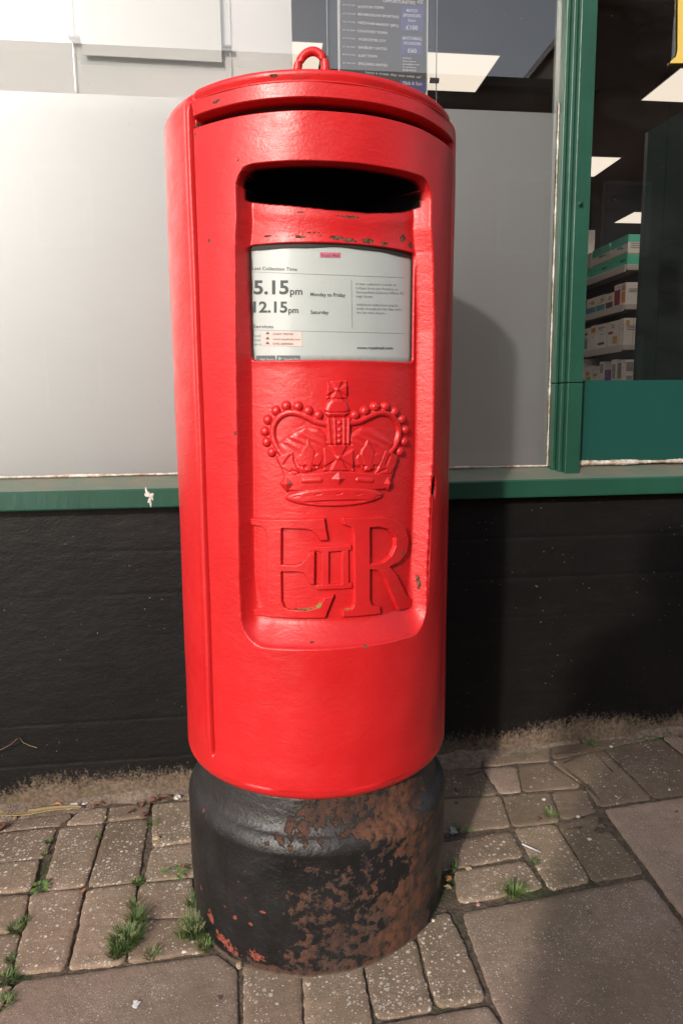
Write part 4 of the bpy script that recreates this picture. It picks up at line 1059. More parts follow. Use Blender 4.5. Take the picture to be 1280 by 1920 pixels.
for t, a, b, c in (('MATCH', (645, 70), (710, 74), 18), ('SPONSORS', (625, 100), (732, 104), 18), ('from', (655, 130), (700, 132), 18), ('£100', (642, 175), (714, 179), 25), ('MATCHBALL', (622, 237), (740, 242), 18), ('SPONSORS', (628, 267), (732, 272), 18), ('£60', (652, 314), (706, 318), 25),
                   ('CONTACT', (622, 352), (678, 355), 9), ('Away Crisp on', (622, 370), (702, 374), 9), ('aorisp@aol.com', (622, 388), (722, 392), 9), ('Or call Norton', (622, 406), (702, 410), 9), ('07768 990252', (622, 424), (704, 428), 9), ("have a great day out with us'", (400, 440), (733, 470), 14), ('Flick & Son', (625, 507), (738, 513), 20)):
    s.text(t, a, b, c, .02)
s.lines('text_line', plain('poster_white', (.80, .80, .80), .6), post, bp)
c = Sheet(pf(.0014), 560, 0, 3.2)
for i in range(12):
    a0, a1 = i*math.pi/6, (i+1)*math.pi/6; n0 = len(c.V); rr_ = 18 if i % 3 else 13
    c.V += c.P([(728, 8), (728+20*math.cos(a0), 8+18*math.sin(a0)), (728+20*math.cos(a1), 8+18*math.sin(a1))]); c.F.append((n0, n0+2, n0+1)) if i % 3 else None
o = c.build('football_picture', plain('ball_white', (.55, .55, .55), .6), post, bp)
# gold letter of the shop sign on the right pane
LV = GV-.008
P = wq([(1272, -60), (1275, -60), (1330, -60), (1330, 118), (1257, 118), (1258, 113), (1268, 105), (1271, 92)], LV)
P = np.array([P[0], P[2], P[3], P[4], P[5], P[6], P[7]])
m = MB(); n = len(P); m.add([Wp(u, LV, z) for u, z in P]+[Wp(u, LV+.004, z) for u, z in P], [tuple(range(n)), tuple(range(2*n-1, n-1, -1))]+[(i, i+n, (i+1) % n+n, (i+1) % n) for i in range(n)])
under(m.build('gold_letter', plain('gold_letter_vinyl', (.60, .42, .085), .5)), pr, (0, 0, 0))

# ------------------------------------------------------------------ shop interior: shelves and boxes
# camera-foot based coordinates on planes parallel to the shop front
GD = 3.15                          # depth of the near end of the shelf unit behind the wall face
def su(x, y, v): a = onwall([(x, y)], v)[0]; return float(a[0]), float(a[1])
uf = su(1170, 560, GD)[0]; ue = su(1207, 560, GD)[0]
zsh = [su(1190, y, GD)[1] for y in (497, 571, 647, 713)]
zsh[3] -= .02
print('shelf', uf, ue, zsh)
unit = empty('shelf_unit', tuple(Wp(uf+.2, GD+1, .03))); bu = tuple(unit.location)
tag(unit, 'long grey metal shelf unit full of boxes inside the shop', 'shelf unit')
pm = MB(); pm.wbox(ue+.02, ue+.05, GD, 7.6, .03, zsh[0]+.02); under(pm.build('back_panel', plain('shelf_back', (.10, .08, .075), .7)), unit, bu)
for k, z in enumerate(zsh+[zsh[3]-.35, zsh[3]-.75]):
    m = MB(); m.wbox(uf, ue+.02, GD, 7.6, z-.02, z); m.wbox(uf-.012, uf-.0005, GD, 7.6, z-.045, z+.004)
    m.wbox(uf, ue, GD-.006, GD-.0005, z-.035, z+.004)
    under(m.build('shelf', SHELFM, bevel=.003), unit, bu)
def cardmat(name, col): return plain(name, col, .55, nz=.06, scale=20)
CW = cardmat('white_carton', (.60, .56, .54)); CT = cardmat('teal_carton_print', (.07, .42, .30)); CO = cardmat('orange_carton_print', (.62, .18, .05)); CP = cardmat('purple_carton_print', (.20, .07, .26)); CB = cardmat('blue_green_carton_print', (.05, .22, .26)); CR = cardmat('maroon_carton_print', (.25, .03, .05)); CG = cardmat('green_carton_print', (.16, .42, .05)); CY = cardmat('brown_orange_print', (.50, .27, .10)); CK = cardmat('dark_carton_print', (.06, .055, .055)); CGY = cardmat('grey_carton_print', (.25, .24, .23))
CM = {'W': CW, 'T': CT, 'O': CO, 'P': CP, 'B': CB, 'R': CR, 'G': CG, 'Y': CY, 'K': CK, 'H': CGY}
def carton(label, shelf, v0, w, h, d, prints, du=.012, body='W', grp=None):
    """w runs into the shop; prints are (face, a0, a1, b0, b1, colour) on the side 's' (towards the aisle) or the end 'e'"""
    z = zsh[shelf]+.0045; u = uf+du
    root = empty('carton', tuple(Wp(u+d/2, v0+w/2, z))); b0 = tuple(root.location); tag(root, label, 'carton', grp or 'cartons on the shop shelves')
    m = MB(); m.wbox(u, u+d, v0, v0+w, z, z+h); under(m.build('box', CM[body], bevel=.002), root, b0)
    rr_ = random.Random(label)
    prints = list(prints)+[('s', a_, a_+rr_.uniform(.15, .4), b_, b_+.035, 'H') for a_, b_ in ((rr_.uniform(.08, .5), rr_.uniform(.5, .9)) for _ in range(3))]+([('e', .15, rr_.uniform(.5, .85), b_, b_+.03, 'H') for b_ in (.55, .62, .69)] if v0 < GD+.05 else [])
    for f, a0, a1, c0, c1, c in prints:
        m = MB()
        if f == 's': m.wbox(u-.0012, u-.0002, v0+w*a0, v0+w*a1, z+h*c0, z+h*c1)
        else: m.wbox(u+d*a0, u+d*a1, v0-.0012, v0-.0002, z+h*c0, z+h*c1)
        under(m.build('print', CM[c]), root, b0)
    return root
g = GD+.01; D0 = (ue-uf)*.96
band = [('s', .0, 1, .0, .42, 'T'), ('s', 0, 1, .42, .45, 'Y'), ('s', .35, .6, .62, .70, 'T'), ('e', 0, 1, 0, .36, 'T'), ('e', 0, 1, .36, .40, 'Y'), ('e', 0, 1, .76, 1, 'T')]
hh = su(1190, 440, GD)[1]-zsh[0]
carton('white and green carton at the near end of the top shelf', 0, g, .24, hh, D0, band+[('s', 0, 1, .72, 1, 'T'), ('s', .1, .4, .15, .22, 'K')])
carton('white and green carton second from the near end of the top shelf', 0, g+.26, .26, hh, D0, band+[('s', 0, 1, .72, 1, 'T'), ('s', .1, .4, .15, .22, 'K')])
carton('plain fronted green and white carton third along the top shelf', 0, g+.54, .38, hh*.98, D0, band)
carton('large green and white carton fourth along the top shelf', 0, g+.94, .42, hh*.99, D0, band)
carton('green and white carton farthest back on the top shelf', 0, g+1.38, .6, hh*.99, D0, band)
r_ = carton('pale carton tilted on top of the green and white cartons', 0, g+.72, .30, .20, D0*.8, [('s', .2, .8, .3, .5, 'H')]); r_.location.z += hh+.003
# second shelf
x = g; H2 = su(1190, 530, GD)[1]-zsh[1]
for lb, w, h, pr_, bd in (('white carton at the near end of the second shelf', .10, 1.0, [('s', .1, .9, .1, .6, 'O'), ('s', .1, .9, .65, .9, 'Y'), ('e', .7, .85, .3, .5, 'H')], 'W'),
        ('white carton with a maroon side on the second shelf', .17, 1.02, [('s', .1, .9, .05, .75, 'R')], 'W'), ('small white carton with dark base on the second shelf', .20, .74, [('s', .05, .95, .0, .42, 'K'), ('s', .2, .6, .6, .8, 'Y')], 'W'),
        ('white carton with yellow and teal print on the second shelf', .24, .78, [('s', .0, 1, .05, .4, 'B'), ('s', .1, .5, .55, .8, 'Y')], 'W'), ('second white carton with yellow and teal print on the second shelf, farther back', .26, .78, [('s', .0, 1, .05, .4, 'B'), ('s', .1, .5, .55, .8, 'Y')], 'W'),
        ('purple and white carton on the second shelf', .16, .84, [('s', 0, .9, 0, .45, 'P'), ('s', 0, .9, .6, 1, 'P')], 'H'), ('grey carton with purple base on the second shelf', .26, .86, [('s', 0, 1, 0, .2, 'P')], 'H'), ('grey carton with a red mark on the second shelf', .28, .84, [('s', .2, .6, .1, .3, 'R')], 'H'),
        ('grey carton with an orange corner on the second shelf', .30, .84, [('s', .3, .9, 0, .4, 'O')], 'H'), ('orange carton at the far end of the second shelf', .36, .84, [('s', 0, .3, .8, .9, 'W')], 'O')):
    w *= .55; carton(lb, 1, x, w, H2*h, D0*.9 if x > g else D0, pr_, body=bd); x += w+.012
x = g; H3 = su(1190, 597, GD)[1]-zsh[2]
for lb, w, h, pr_, hf in (('white carton with an orange disc at the near end of the third shelf', .10, 1.0, [('e', .62, .80, .74, .92, 'Y'), ('e', .60, .63, .2, .45, 'H'), ('e', .1, .28, .74, .92, 'Y'), ('e', .47, .49, 0, 1, 'H')], 1),
        ('white carton with an orange and grey picture on the third shelf', .26, .98, [('s', .1, .5, .1, .4, 'Y'), ('s', .5, .9, .5, .6, 'R')], 1), ('white carton with a grey picture on the third shelf', .26, .98, [('s', .2, .8, .15, .25, 'K'), ('s', .3, .8, .82, .88, 'H')], 1),
        ('white carton with an orange seal on the third shelf', .12, 1.0, [('s', .0, .9, .7, .9, 'Y')], 1), ('white carton with a tall grey picture on the third shelf', .30, .95, [('s', .2, .7, .1, .55, 'H'), ('s', .2, .9, .7, .78, 'K')], 1),
        ('white carton with an orange and black figure on the third shelf', .32, .88, [('s', .1, .4, .08, .45, 'Y'), ('s', .3, .6, .4, .5, 'K')], 1), ('second white carton with an orange and black figure on the third shelf, farther back', .34, .86, [('s', .1, .4, .08, .45, 'Y'), ('s', .4, .7, .4, .5, 'K')], 1),
        ('white carton with a dark spot at the far end of the third shelf', .40, .84, [('s', .5, .8, 0, .12, 'K')], 1)):
    w *= .62; carton(lb, 2, x, w, H3*h, D0*.95 if x > g else D0, pr_); x += w+.012
x = g; H4 = su(1190, 673, GD)[1]-zsh[3]
for lb, w, h, du, pr_, bd, dd in (('pair of small white cartons at the near end of the bottom shelf', .10, .95, .09, [('e', .05, .9, .5, .9, 'H'), ('e', .1, .8, .1, .3, 'H')], 'W', .45),
        ('white carton covered in fine print on the bottom shelf', .12, 1.0, .0, [('e', .1, .5, .2, .85, 'H'), ('s', .2, .8, .2, .8, 'H')], 'W', .55), ('small dark carton on the bottom shelf', .12, .6, .0, [], 'P', .5),
        ('slim white carton on the bottom shelf', .11, .98, -.0, [('s', .2, .8, .5, .9, 'H')], 'W', .5), ('small white carton behind the slim one on the bottom shelf', .14, .62, -.0, [('s', .2, .9, .6, .8, 'H')], 'W', .5),
        ('white carton with a green leaf on the bottom shelf', .22, .85, .0, [('s', .1, .6, .05, .45, 'G'), ('s', .3, .7, .5, .7, 'O')], 'W', .6), ('tall white carton with a dark red fruit in a green ring on the bottom shelf', .30, 1.25, .0, [('s', .15, .75, .1, .5, 'G'), ('s', .25, .6, .2, .42, 'R'), ('s', .5, .8, .85, .92, 'K')], 'W', .8),
        ('short white carton on the bottom shelf', .30, .58, .0, [('s', .2, .7, .5, .7, 'H')], 'W', .6), ('bright green carton at the far end of the bottom shelf', .46, .88, .0, [('s', .6, 1, 0, .5, 'H')], 'G', .8)):
    w *= .62; carton(lb, 3, x, w, H4*h, D0*dd, pr_, du=.012+du*.3, body=bd); x += w+.018
# dark green panel right of the shelves
a0 = su(1209, 245, .9); a1 = su(1200, 640, .9)
ul = (a0[0]+a1[0])/2; q0 = su(1211, 246, .9)[1]; q1 = su(1290, 197, .9)[1]
m = MB(); uR2 = su(1290, 300, .9)[0]; 
V = [Wp(ul, .90, .03), Wp(uR2, .90, .03), Wp(3.6, .90, .03), Wp(3.6, .90, q1), Wp(uR2, .90, q1), Wp(ul, .90, q0)]
V2 = [tuple(np.array(v)+WN*.02) for v in V]; n = 6
m.add(V+V2, [tuple(range(n)), tuple(range(2*n-1, n-1, -1))]+[(i, i+n, (i+1) % n+n, (i+1) % n) for i in range(n)])
tag(m.build('screen_panel', DKGREEN), 'dark green screen with a sloping top behind the right window pane', 'screen')

# ------------------------------------------------------------------ the other side of the street, seen in the glass
def street_box(name, u0, u1, z1, v, depth, mat, roofm, label, chim=()):
    root = empty(name, tuple(Wp((u0+u1)/2, v, gz(u0)-.3))); b0 = tuple(root.location); tag(root, label, 'building')
    m = MB(); m.wbox(u0, u1, v-depth, v, -1.2, z1); under(m.build('wall', mat), root, b0)
    m = MB(); A_ = [Wp(u0-.1, v+.2, z1), Wp(u1+.1, v+.2, z1), Wp(u1+.1, v-depth/2, z1+.02), Wp(u0-.1, v-depth/2, z1+.02)]
    m.wbox(u0-.1, u1+.1, v-depth, v+.2, z1+.001, z1+.12); under(m.build('roof', roofm), root, b0)
    n = max(1, int((u1-u0)/1.9))
    for fl in range(2 if z1 > 4 else 1):
        for i in range(n):
            uc = u0+(i+.5)*(u1-u0)/n; zz = .9+fl*2.3
            if zz+1.1 > z1: continue
            w = MB(); w.wbox(uc-.4, uc+.4, v+.01, v+.05, zz, zz+1.1); f = w.build('window', plain('street_window_frame', (.10, .10, .095), .5)); under(f, root, b0)
            w = MB(); w.wbox(uc-.34, uc+.34, v+.051, v+.06, zz+.06, zz+1.04); p = w.build('pane', plain('street_window_pane', (.01, .012, .014), .1)); under(p, f, (0, 0, 0))
    for cu_, w_, h_ in chim:
        m = MB(); m.wbox(cu_-w_/2, cu_+w_/2, v-depth*.6, v-.1, z1+.121, z1+h_); under(m.build('chimney', mat), root, b0)
    return root
brick = plain('far_brick', (.070, .050, .042), .9, nz=.3, scale=8, bump=.004); slate = plain('far_slate', (.03, .03, .034), .7)
VS = -9.0
kk = (9.0-.06+ (9.0+GV)+0)  # not used further
dcam = (EYE-WO)@WN            # camera depth in wall coordinates (negative)
def mirror(x, y):             # where the reflection of picture point (x, y) in the pane lands on the far facade
    d = rays([(x, y)])[0]; t = (GV-dcam)/(d@WN); Q = EYE+d*t; d2 = d-2*(d@WN)*WN; t2 = (VS-(Q-WO)@WN)/(d2@WN); Q2 = Q+d2*t2
    return float((Q2-WO)@WU), float(Q2[2])
print('mirror', mirror(0, 124), mirror(430, 118), mirror(547, 118), mirror(870, 172), mirror(1055, 172), mirror(1110, 10), mirror(1265, 10), mirror(1265, 140))
uA, zA = mirror(300, 120); uB, zB2 = mirror(950, 173); uC0, zC0 = mirror(1112, 12); uC1, _ = mirror(1263, 12); uD, zD = mirror(1270, 150); uM = mirror(600, 150)[0]
street_box('brick_house', mirror(-60, 300)[0], uM, zA, VS, 7, brick, slate, 'low dark brick house across the street, mirrored in the left glass')
street_box('brick_house', uM+.02, uC0-.02, zB2, VS, 7, brick, slate, 'middle brick house across the street, mirrored behind the match poster')
street_box('brick_house', uC0, uC1, zC0, VS, 7, brick, slate, 'tall narrow brick house across the street, mirrored in the right pane')
street_box('brick_house', uC1+.02, uC1+9, zD, VS, 7, brick, slate, 'long brick house across the street at the far right')
# added bin shape, unseen at the left, casts the shadow low on the wall
bn = empty('shadow_caster', (-1.20, .06, gz(-1.20))); tag(bn, 'black bin shape added out of view at the left to shade the wall foot', 'shadow caster'); b0 = tuple(bn.location)
m = MB(); rings = [(0, .17), (.30, .175), (.34, .165), (.37, .12), (.385, .04)]
V = [(-1.20+r*math.cos(a*math.pi/12), .06+r*math.sin(a*math.pi/12), gz(-1.2)+z) for z, r in rings for a in range(24)]
F = [(k*24+i, k*24+(i+1) % 24, (k+1)*24+(i+1) % 24, (k+1)*24+i) for k in range(4) for i in range(24)]+[tuple(4*24+i for i in range(24))]
m.add(V, F); under(m.build('caster_barrel', plain('caster_black', (.02, .02, .02), .5), smooth=True), bn, b0)
m = MB(); m.tube([(-1.2+.176*math.cos(a), .06+.176*math.sin(a), gz(-1.2)+.30) for a in np.linspace(0, 2*math.pi, 25)[:-1]], .008, 6, close=True); under(m.build('caster_rim_tube', plain('caster_rim', (.1, .1, .1), .4)), bn, b0)

# ------------------------------------------------------------------ grass, weeds and litter on the paving
def G(x, y): return onground([(x, y)])[0]
def blades(m, c, n, spread, hgt, lean=.8, w=.0016, flat=1.0):
    for i in range(n):
        a = random.uniform(0, 6.283); r0 = spread*math.sqrt(random.random())*.55; bx, by = c[0]+r0*math.cos(a), c[1]+r0*math.sin(a)*flat
        L = hgt*random.uniform(.45, 1.1); a2 = a+random.uniform(-.7, .7); ln = lean*random.uniform(.3, 1.2); ww = w*random.uniform(.6, 1.25)
        px_, py_ = -math.sin(a2), math.cos(a2); z0 = gz(bx)-.003; V = []
        for k in range(5):
            t = k/4; f = L*t; hx = math.cos(a2)*ln*f*(.35+t*.75); hy = math.sin(a2)*ln*f*(.35+t*.75); z = z0+f*math.sqrt(max(.08, 1-(ln*(.35+t*.5))**2*.7))-(.25*L*t**3*ln)
            q = ww*(1-t**1.6)*.5+.00015; V += [(bx+hx-px_*q, by+hy-py_*q, z), (bx+hx, by+hy, z+q*.5), (bx+hx+px_*q, by+hy+py_*q, z)]
        m.add(V, [(3*k+j, 3*k+j+1, 3*k+j+4, 3*k+j+3) for k in range(4) for j in (0, 1)])
def tuft(P, n, spread, hgt, label, lean=.8, heads=0, more=(), w=.0016):
    c = G(*P); root = empty('grass_tuft', (c[0], c[1], gz(c[0]))); b0 = tuple(root.location); tag(root, label, 'grass tuft', 'grass tufts in the paving joints')
    m = MB(); blades(m, c, n, spread, hgt, lean, w)
    for Q, n2, s2, h2 in more: blades(m, G(*Q), n2, s2, h2, lean, w)
    under(m.build('blades', GRASSM), root, b0)
    if heads:
        m = MB()
        for i in range(heads):
            a = random.uniform(0, 6.283); L = hgt*random.uniform(.7, 1.15); r = spread*.4*random.random(); x, y = c[0]+r*math.cos(a), c[1]+r*math.sin(a); dx, dy = math.cos(a)*L*.5, math.sin(a)*L*.5
            m.tube([(x, y, gz(x)), (x+dx*.4, y+dy*.4, gz(x)+L*.55), (x+dx, y+dy, gz(x)+L*.9)], .0003, 4)
            for k in range(9):
                t = random.uniform(.6, 1.05); p = np.array([x+dx*t, y+dy*t, gz(x)+L*(.3+.6*t)])+np.random.normal(0, .0016, 3)
                m.add([p+(0, 0, .0013), p+(.0008, 0, 0), p+(-.0004, .0007, 0), p+(-.0004, -.0007, 0), p-(0, 0, .0013)], [(0, 1, 2), (0, 2, 3), (0, 3, 1), (4, 2, 1), (4, 3, 2), (4, 1, 3)])
        under(m.build('seed_heads', plain('pale_seed_head', (.26, .28, .14), .8)), root, b0)
np.random.seed(11)
tuft((238, 1768), 360, .036, .032, 'largest bright green grass tuft in the joint left of the base', .75, 10, [((222, 1790), 170, .022, .026), ((255, 1728), 150, .024, .028), ((285, 1790), 70, .020, .016), ((250, 1700), 40, .012, .022)])
tuft((368, 1750), 260, .032, .038, 'grass tuft with pale seed heads growing against the left foot of the base', .8, 34, [((362, 1700), 60, .010, .034), ((385, 1775), 80, .018, .020), ((345, 1755), 60, .014, .030)])
tuft((962, 1676), 120, .018, .030, 'small star shaped grass tuft at the top edge of the large right slab', 1.0, 0)
tuft((1032, 1530), 60, .012, .020, 'faint grass tuft among the worn blocks right of the base', .9, 3)
tuft((852, 1628), 28, .010, .034, 'few thin grass blades against the right side of the base', .7, 0)
tuft((860, 1560), 16, .008, .040, 'two or three long grass blades beside a scrap of foil', .7, 0)
tuft((1003, 1618), 60, .010, .012, 'short moss green tuft in the joint below the white straw', .9, 0)
tuft((30, 1742), 120, .018, .016, 'low green tuft in the joint at the left edge, between two blocks', .9, 0, [((48, 1728), 60, .012, .014)])
tuft((183, 1570), 50, .010, .010, 'tiny moss tuft in the joint of the second column of blocks', .9, 0)
tuft((92, 1578), 60, .012, .010, 'tiny moss tuft in the leftmost joint near the dry leaf strip', .9, 0, [((85, 1600), 40, .01, .008)])
tuft((258, 1655), 90, .014, .014, 'small green tuft at the crossing of joints left of the base', .9, 0)
tuft((12, 1835), 160, .03, .014, 'mossy tuft at the lower left corner beside the large slab', .9, 0, [((5, 1880), 120, .03, .012), ((25, 1800), 90, .02, .012)])
tuft((1095, 1395), 45, .016, .030, 'wispy grass tuft at the foot of the wall beside the fallen twigs', .8, 0)
tuft((975, 1415), 70, .026, .010, 'low green tuft along the wall foot right of the box shadow', .9, 0, [((1003, 1412), 40, .014, .009)])
tuft((287, 1545), 80, .016, .013, 'mossy tuft under the crumbled leaves by the wall', .9, 0, [((293, 1520), 40, .010, .010)])
def leafmesh(m, c, L, w, a, up=.35, curl=.2, z0=.002):
    c = np.array(c); d = np.array([math.cos(a), math.sin(a), 0]); s_ = np.array([-d[1], d[0], 0]); V = []
    for k in range(7):
        t = k/6; q = w*math.sin(math.pi*(.06+.94*t)**.8)*.5*(1 if t < 1 else 0)+.0002; zc = z0+L*up*t-curl*L*t*t
        for j in (-1, 0, 1): V.append(c+d*L*t+s_*q*j+np.array([0, 0, zc+abs(j)*q*.35]))
    m.add(V, [(3*k+j, 3*k+j+1, 3*k+j+4, 3*k+j+3) for k in range(6) for j in (0, 1)])
def weed(P, n, L, w, label, up=.5):
    c = G(*P); c[2] = gz(c[0])-.002; root = empty('weed', (c[0], c[1], gz(c[0]))); b0 = tuple(root.location); tag(root, label, 'weed', 'small broad leaved weeds in the joints')
    a0 = random.uniform(0, 6)
    for i in range(n):
        m = MB(); a = a0+i*6.283/n+random.uniform(-.4, .4); stem = L*random.uniform(.3, .8); e = c+np.array([math.cos(a)*stem, math.sin(a)*stem, stem*.5])
        m.tube([c, e], .0005, 5); leafmesh(m, e, L*random.uniform(.7, 1.1), w, a, up*.5, .25)
        under(m.build('leaf', LEAFM, smooth=True), root, b0)
weed((76, 1668), 7, .014, .010, 'round leaved weed in the leftmost block joint')
weed((330, 1640), 4, .020, .009, 'upright three leaved weed just left of the base')
weed((1197, 1384), 6, .011, .010, 'small leafy weed at the foot of the wall near the right edge')
weed((1228, 1386), 4, .010, .009, 'tiny leafy weed farthest right along the wall foot')
weed((1112, 1398), 4, .010, .008, 'small weed between the twigs and the wall')
weed((878, 1558), 5, .007, .006, 'tiny clover like weed beside the foil scrap')
# strip of dry leaf at the left, below the wall
def strip(name, P, width, label, mat, cat, thick=.0012, wav=.003, lift=.004):
    C_ = np.array([G(*p) for p in P]); C_ = smooth_path(C_[:, :2], 8); V = []
    n = len(C_)
    for i, c in enumerate(C_):
        t = i/(n-1); d = C_[min(i+1, n-1)]-C_[max(i-1, 0)]; d = d/np.linalg.norm(d); s_ = np.array([-d[1], d[0]]); w_ = width*(.35+.65*math.sin(math.pi*min(1, .12+t*.88)))
        for j in range(-3, 4):
            p = c+s_*w_*j/6; z = gz(p[0])+lift+wav*math.sin(t*9)+abs(j)*.0007-(.0015 if j in (-1, 1) else 0); V.append((p[0], p[1], z))
    top = len(V); V += [(x, y, z-thick) for x, y, z in V]
    F = [(7*i+j, 7*i+j+1, 7*i+j+8, 7*i+j+7) for i in range(n-1) for j in range(6)]; F += [tuple(top+q for q in f[::-1]) for f in F]
    F += [(7*i, 7*i+7, top+7*i+7, top+7*i) for i in range(n-1)]+[(7*i+6, top+7*i+6, top+7*i+13, 7*i+13) for i in range(n-1)]
    return tag(mesh(name, V, F, mat, smooth=True), label, cat)
strip('dry_leaf_strip', [(-40, 1535), (20, 1530), (80, 1524), (152, 1521)], .026, 'long dry straw coloured leaf strip lying along the wall at the left', STRAW, 'dead leaf', lift=.007)
for k, (x, y, L, w, a, lb, mt_) in enumerate((
    (108, 1513, .026, .012, 0, 'curled orange brown leaf above the dry strip', plain('orange_leaf', (.42, .22, .10), .8, nz=.4, scale=60)), (183, 1512, .022, .016, .2, 'reddish brown curled leaf against the wall, right of the white scrap', DEAD), (2, 1555, .03, .02, 1.2, 'dark brown leaf at the left edge below the dry strip', DEAD),
    (30, 1535, .020, .006, 1.4, 'pale forked leaf stalk lying over the dry strip', STRAW), (290, 1505, .032, .020, .4, 'dark brown crumpled leaf against the wall, nearest the base', DEAD), (262, 1512, .024, .016, 2.0, 'purplish crumpled leaf by the wall, middle of the leaf heap', DEAD), (312, 1500, .034, .014, -.3, 'dark curled leaf touching the foot of the wall left of the base', DEAD),
    (272, 1530, .020, .014, 1.0, 'small crumbled brown leaf at the top of the joint', DEAD), (245, 1525, .018, .012, .2, 'small pinkish brown leaf fragment by the wall', DEAD), (1010, 1538, .014, .009, .3, 'small reddish leaf beside the faint grass tuft', DEAD), (1275, 1382, .02, .014, 1.1, 'reddish leaf at the right edge by the wall foot', DEAD),
    (160, 1672, .014, .006, .8, 'orange brown leaf bit where two block joints cross', plain('rusty_leaf', (.30, .12, .05), .8)), (348, 1628, .016, .010, .4, 'dark dead leaf touching the left side of the base', DEAD), (196, 1535, .012, .008, 2.2, 'yellowed leaf bit at the head of the second joint', STRAW), (841, 1650, .016, .012, 1.1, 'orange brown leaf at the right foot of the base', plain('amber_leaf', (.36, .17, .06), .8, nz=.4)),
    (838, 1668, .016, .010, 2.6, 'crumpled tan leaf below the amber leaf at the base', STRAW))):
    c = G(x, y); m = MB(); leafmesh(m, (c[0]-.5*L*math.cos(a), c[1]-.5*L*math.sin(a), gz(c[0])), L, w, a, .5, .45, .003)
    V0 = np.array(m.V); V0 += np.random.normal(0, L*.03, V0.shape); n = len(V0); V1 = V0-np.array([0, 0, .0006]); F = m.F+[tuple(n+i for i in f[::-1]) for f in m.F]
    tag(mesh('dead_leaf', np.concatenate([V0, V1]), F, mt_), lb, 'dead leaf', 'dead leaves on the paving')
def rock(name, P, r, label, cat, mat, flat=.6, grp=None, rag=.25, sub=2, dz=0):
    c = G(*P); bm = __import__('bmesh').new(); __import__('bmesh').ops.create_icosphere(bm, subdivisions=sub, radius=r); ax = random.uniform(.7, 1.4); a = random.uniform(0, 3)
    for v in bm.verts:
        f = 1+random.uniform(-rag, rag); x, y, z = v.co*f; x *= ax; v.co = (x*math.cos(a)-y*math.sin(a), x*math.sin(a)+y*math.cos(a), z*flat)
    me = bpy.data.meshes.new(name); bm.to_mesh(me); bm.free(); me.materials.append(mat); o = bpy.data.objects.new(name, me); COL.objects.link(o); o.location = (c[0], c[1], gz(c[0])+r*flat*.55+dz); return tag(o, label, cat, grp)
PEB = plain('tan_pebble', (.34, .25, .17), .7, nz=.2); PEB2 = plain('grey_pebble', (.10, .085, .075), .7, nz=.2); PEBP = plain('pinkish_pebble', (.38, .23, .19), .7)
rock('paper_scrap', (136, 1513), .011, 'crumpled white paper scrap above the dry leaf strip', 'paper scrap', plain('dirty_white_paper', (.62, .60, .60), .7), .45, rag=.4)
rock('paper_scrap', (158, 1508), .008, 'smaller white scrap against the wall beside the crumpled paper', 'paper scrap', plain('dirty_white_paper', (.58, .56, .55), .7), .45, rag=.4)
rock('paper_scrap', (333, 1496), .008, 'small whitish scrap by the wall close to the base', 'paper scrap', BITW, .4, rag=.4)
rock('foil_scrap', (848, 1559), .009, 'crumpled grey foil scrap at the right side of the base', 'foil scrap', plain('dull_foil', (.42, .42, .44), .45, nz=.4), .4, rag=.5)
rock('bird_dropping', (256, 1882), .007, 'white bird dropping on the large left slab', 'bird dropping', plain('chalky_white', (.62, .62, .62), .9), .14, rag=.5)
for x, y, r, lb, mt_ in ((449, 1811, .0055, 'pale pebble at the left front foot of the base', PEB), (1014, 1581, .0, '', 0), (295, 1573, .008, 'yellowish clod of soil on the block left of the base', PEB), (896, 1697, .0038, 'pinkish pebble in the joint above the large right slab', PEBP), (1060, 1662, .0045, 'tan pebble in the joint at the top of the right slab', PEBP), (1083, 1532, .0040, 'white pebble on the darker worn block', BITW), (1019, 1500, .0042, 'white pebble on the upper worn block', BITW),
    (933, 1476, .0040, 'tan pebble on the pale broken slab piece', PEB), (995, 1476, .0030, 'orange pebble right of the broken slab piece', PEBP), (857, 1482, .0060, 'grey stone in the shadow beside the box', PEB2), (855, 1506, .0050, 'second grey stone in the shadow, nearer the grass blades', PEB2), (1267, 1523, .0040, 'small blue grey stone near the right edge', PEB2), (1254, 1482, .0036, 'white pebble near the right edge', BITW),
    (1040, 1430, .0045, 'pinkish pebble beside the fallen twigs', PEBP), (877, 1629, .0050, 'tan pebble at the joint right of the base', PEB), (960, 1409, .0050, 'white chip at the foot of the wall', BITW), (1145, 1401, .0040, 'white chip below the small leafy weed', BITW), (1104, 1574, .0036, 'white speck of stone on the dark block', BITW), (410, 1873, .0036, 'dark blue grey grit on the large left slab', PEB2), (812, 1727, .0036, 'white pebble on the block at the right front of the base', BITW)):
    if r: rock('pebble', (x, y), r, lb, 'pebble', mt_, .6, 'pebbles and chips on the paving', sub=2)
def stick(name, P, r, label, cat, mat, lift=.004):
    C_ = np.array([G(*p) for p in P]); m = MB(); pts = [(c[0], c[1], gz(c[0])+lift) for c in C_]; m.tube(pts, r, 7); return tag(m.build(name, mat, smooth=True), label, cat)
stick('plastic_stick', [(978, 1586), (1012, 1601)], .0016, 'thin white plastic stick lying across a block joint', 'stick', plain('white_plastic', (.55, .55, .56), .4))
TW = plain('reddish_twig', (.13, .070, .052), .8, nz=.3)
stick('twig', [(1040, 1416), (1070, 1412), (1100, 1410), (1125, 1402)], .0014, 'long reddish twig lying along the wall foot', 'twig', TW)
stick('twig', [(1055, 1434), (1085, 1420), (1110, 1411), (1128, 1408)], .0011, 'reddish twig crossing the long one at its middle', 'twig', TW)
stick('twig', [(1100, 1408), (1122, 1422), (1138, 1440), (1148, 1450)], .0011, 'reddish twig pointing down from the heap by the wall', 'twig', TW)
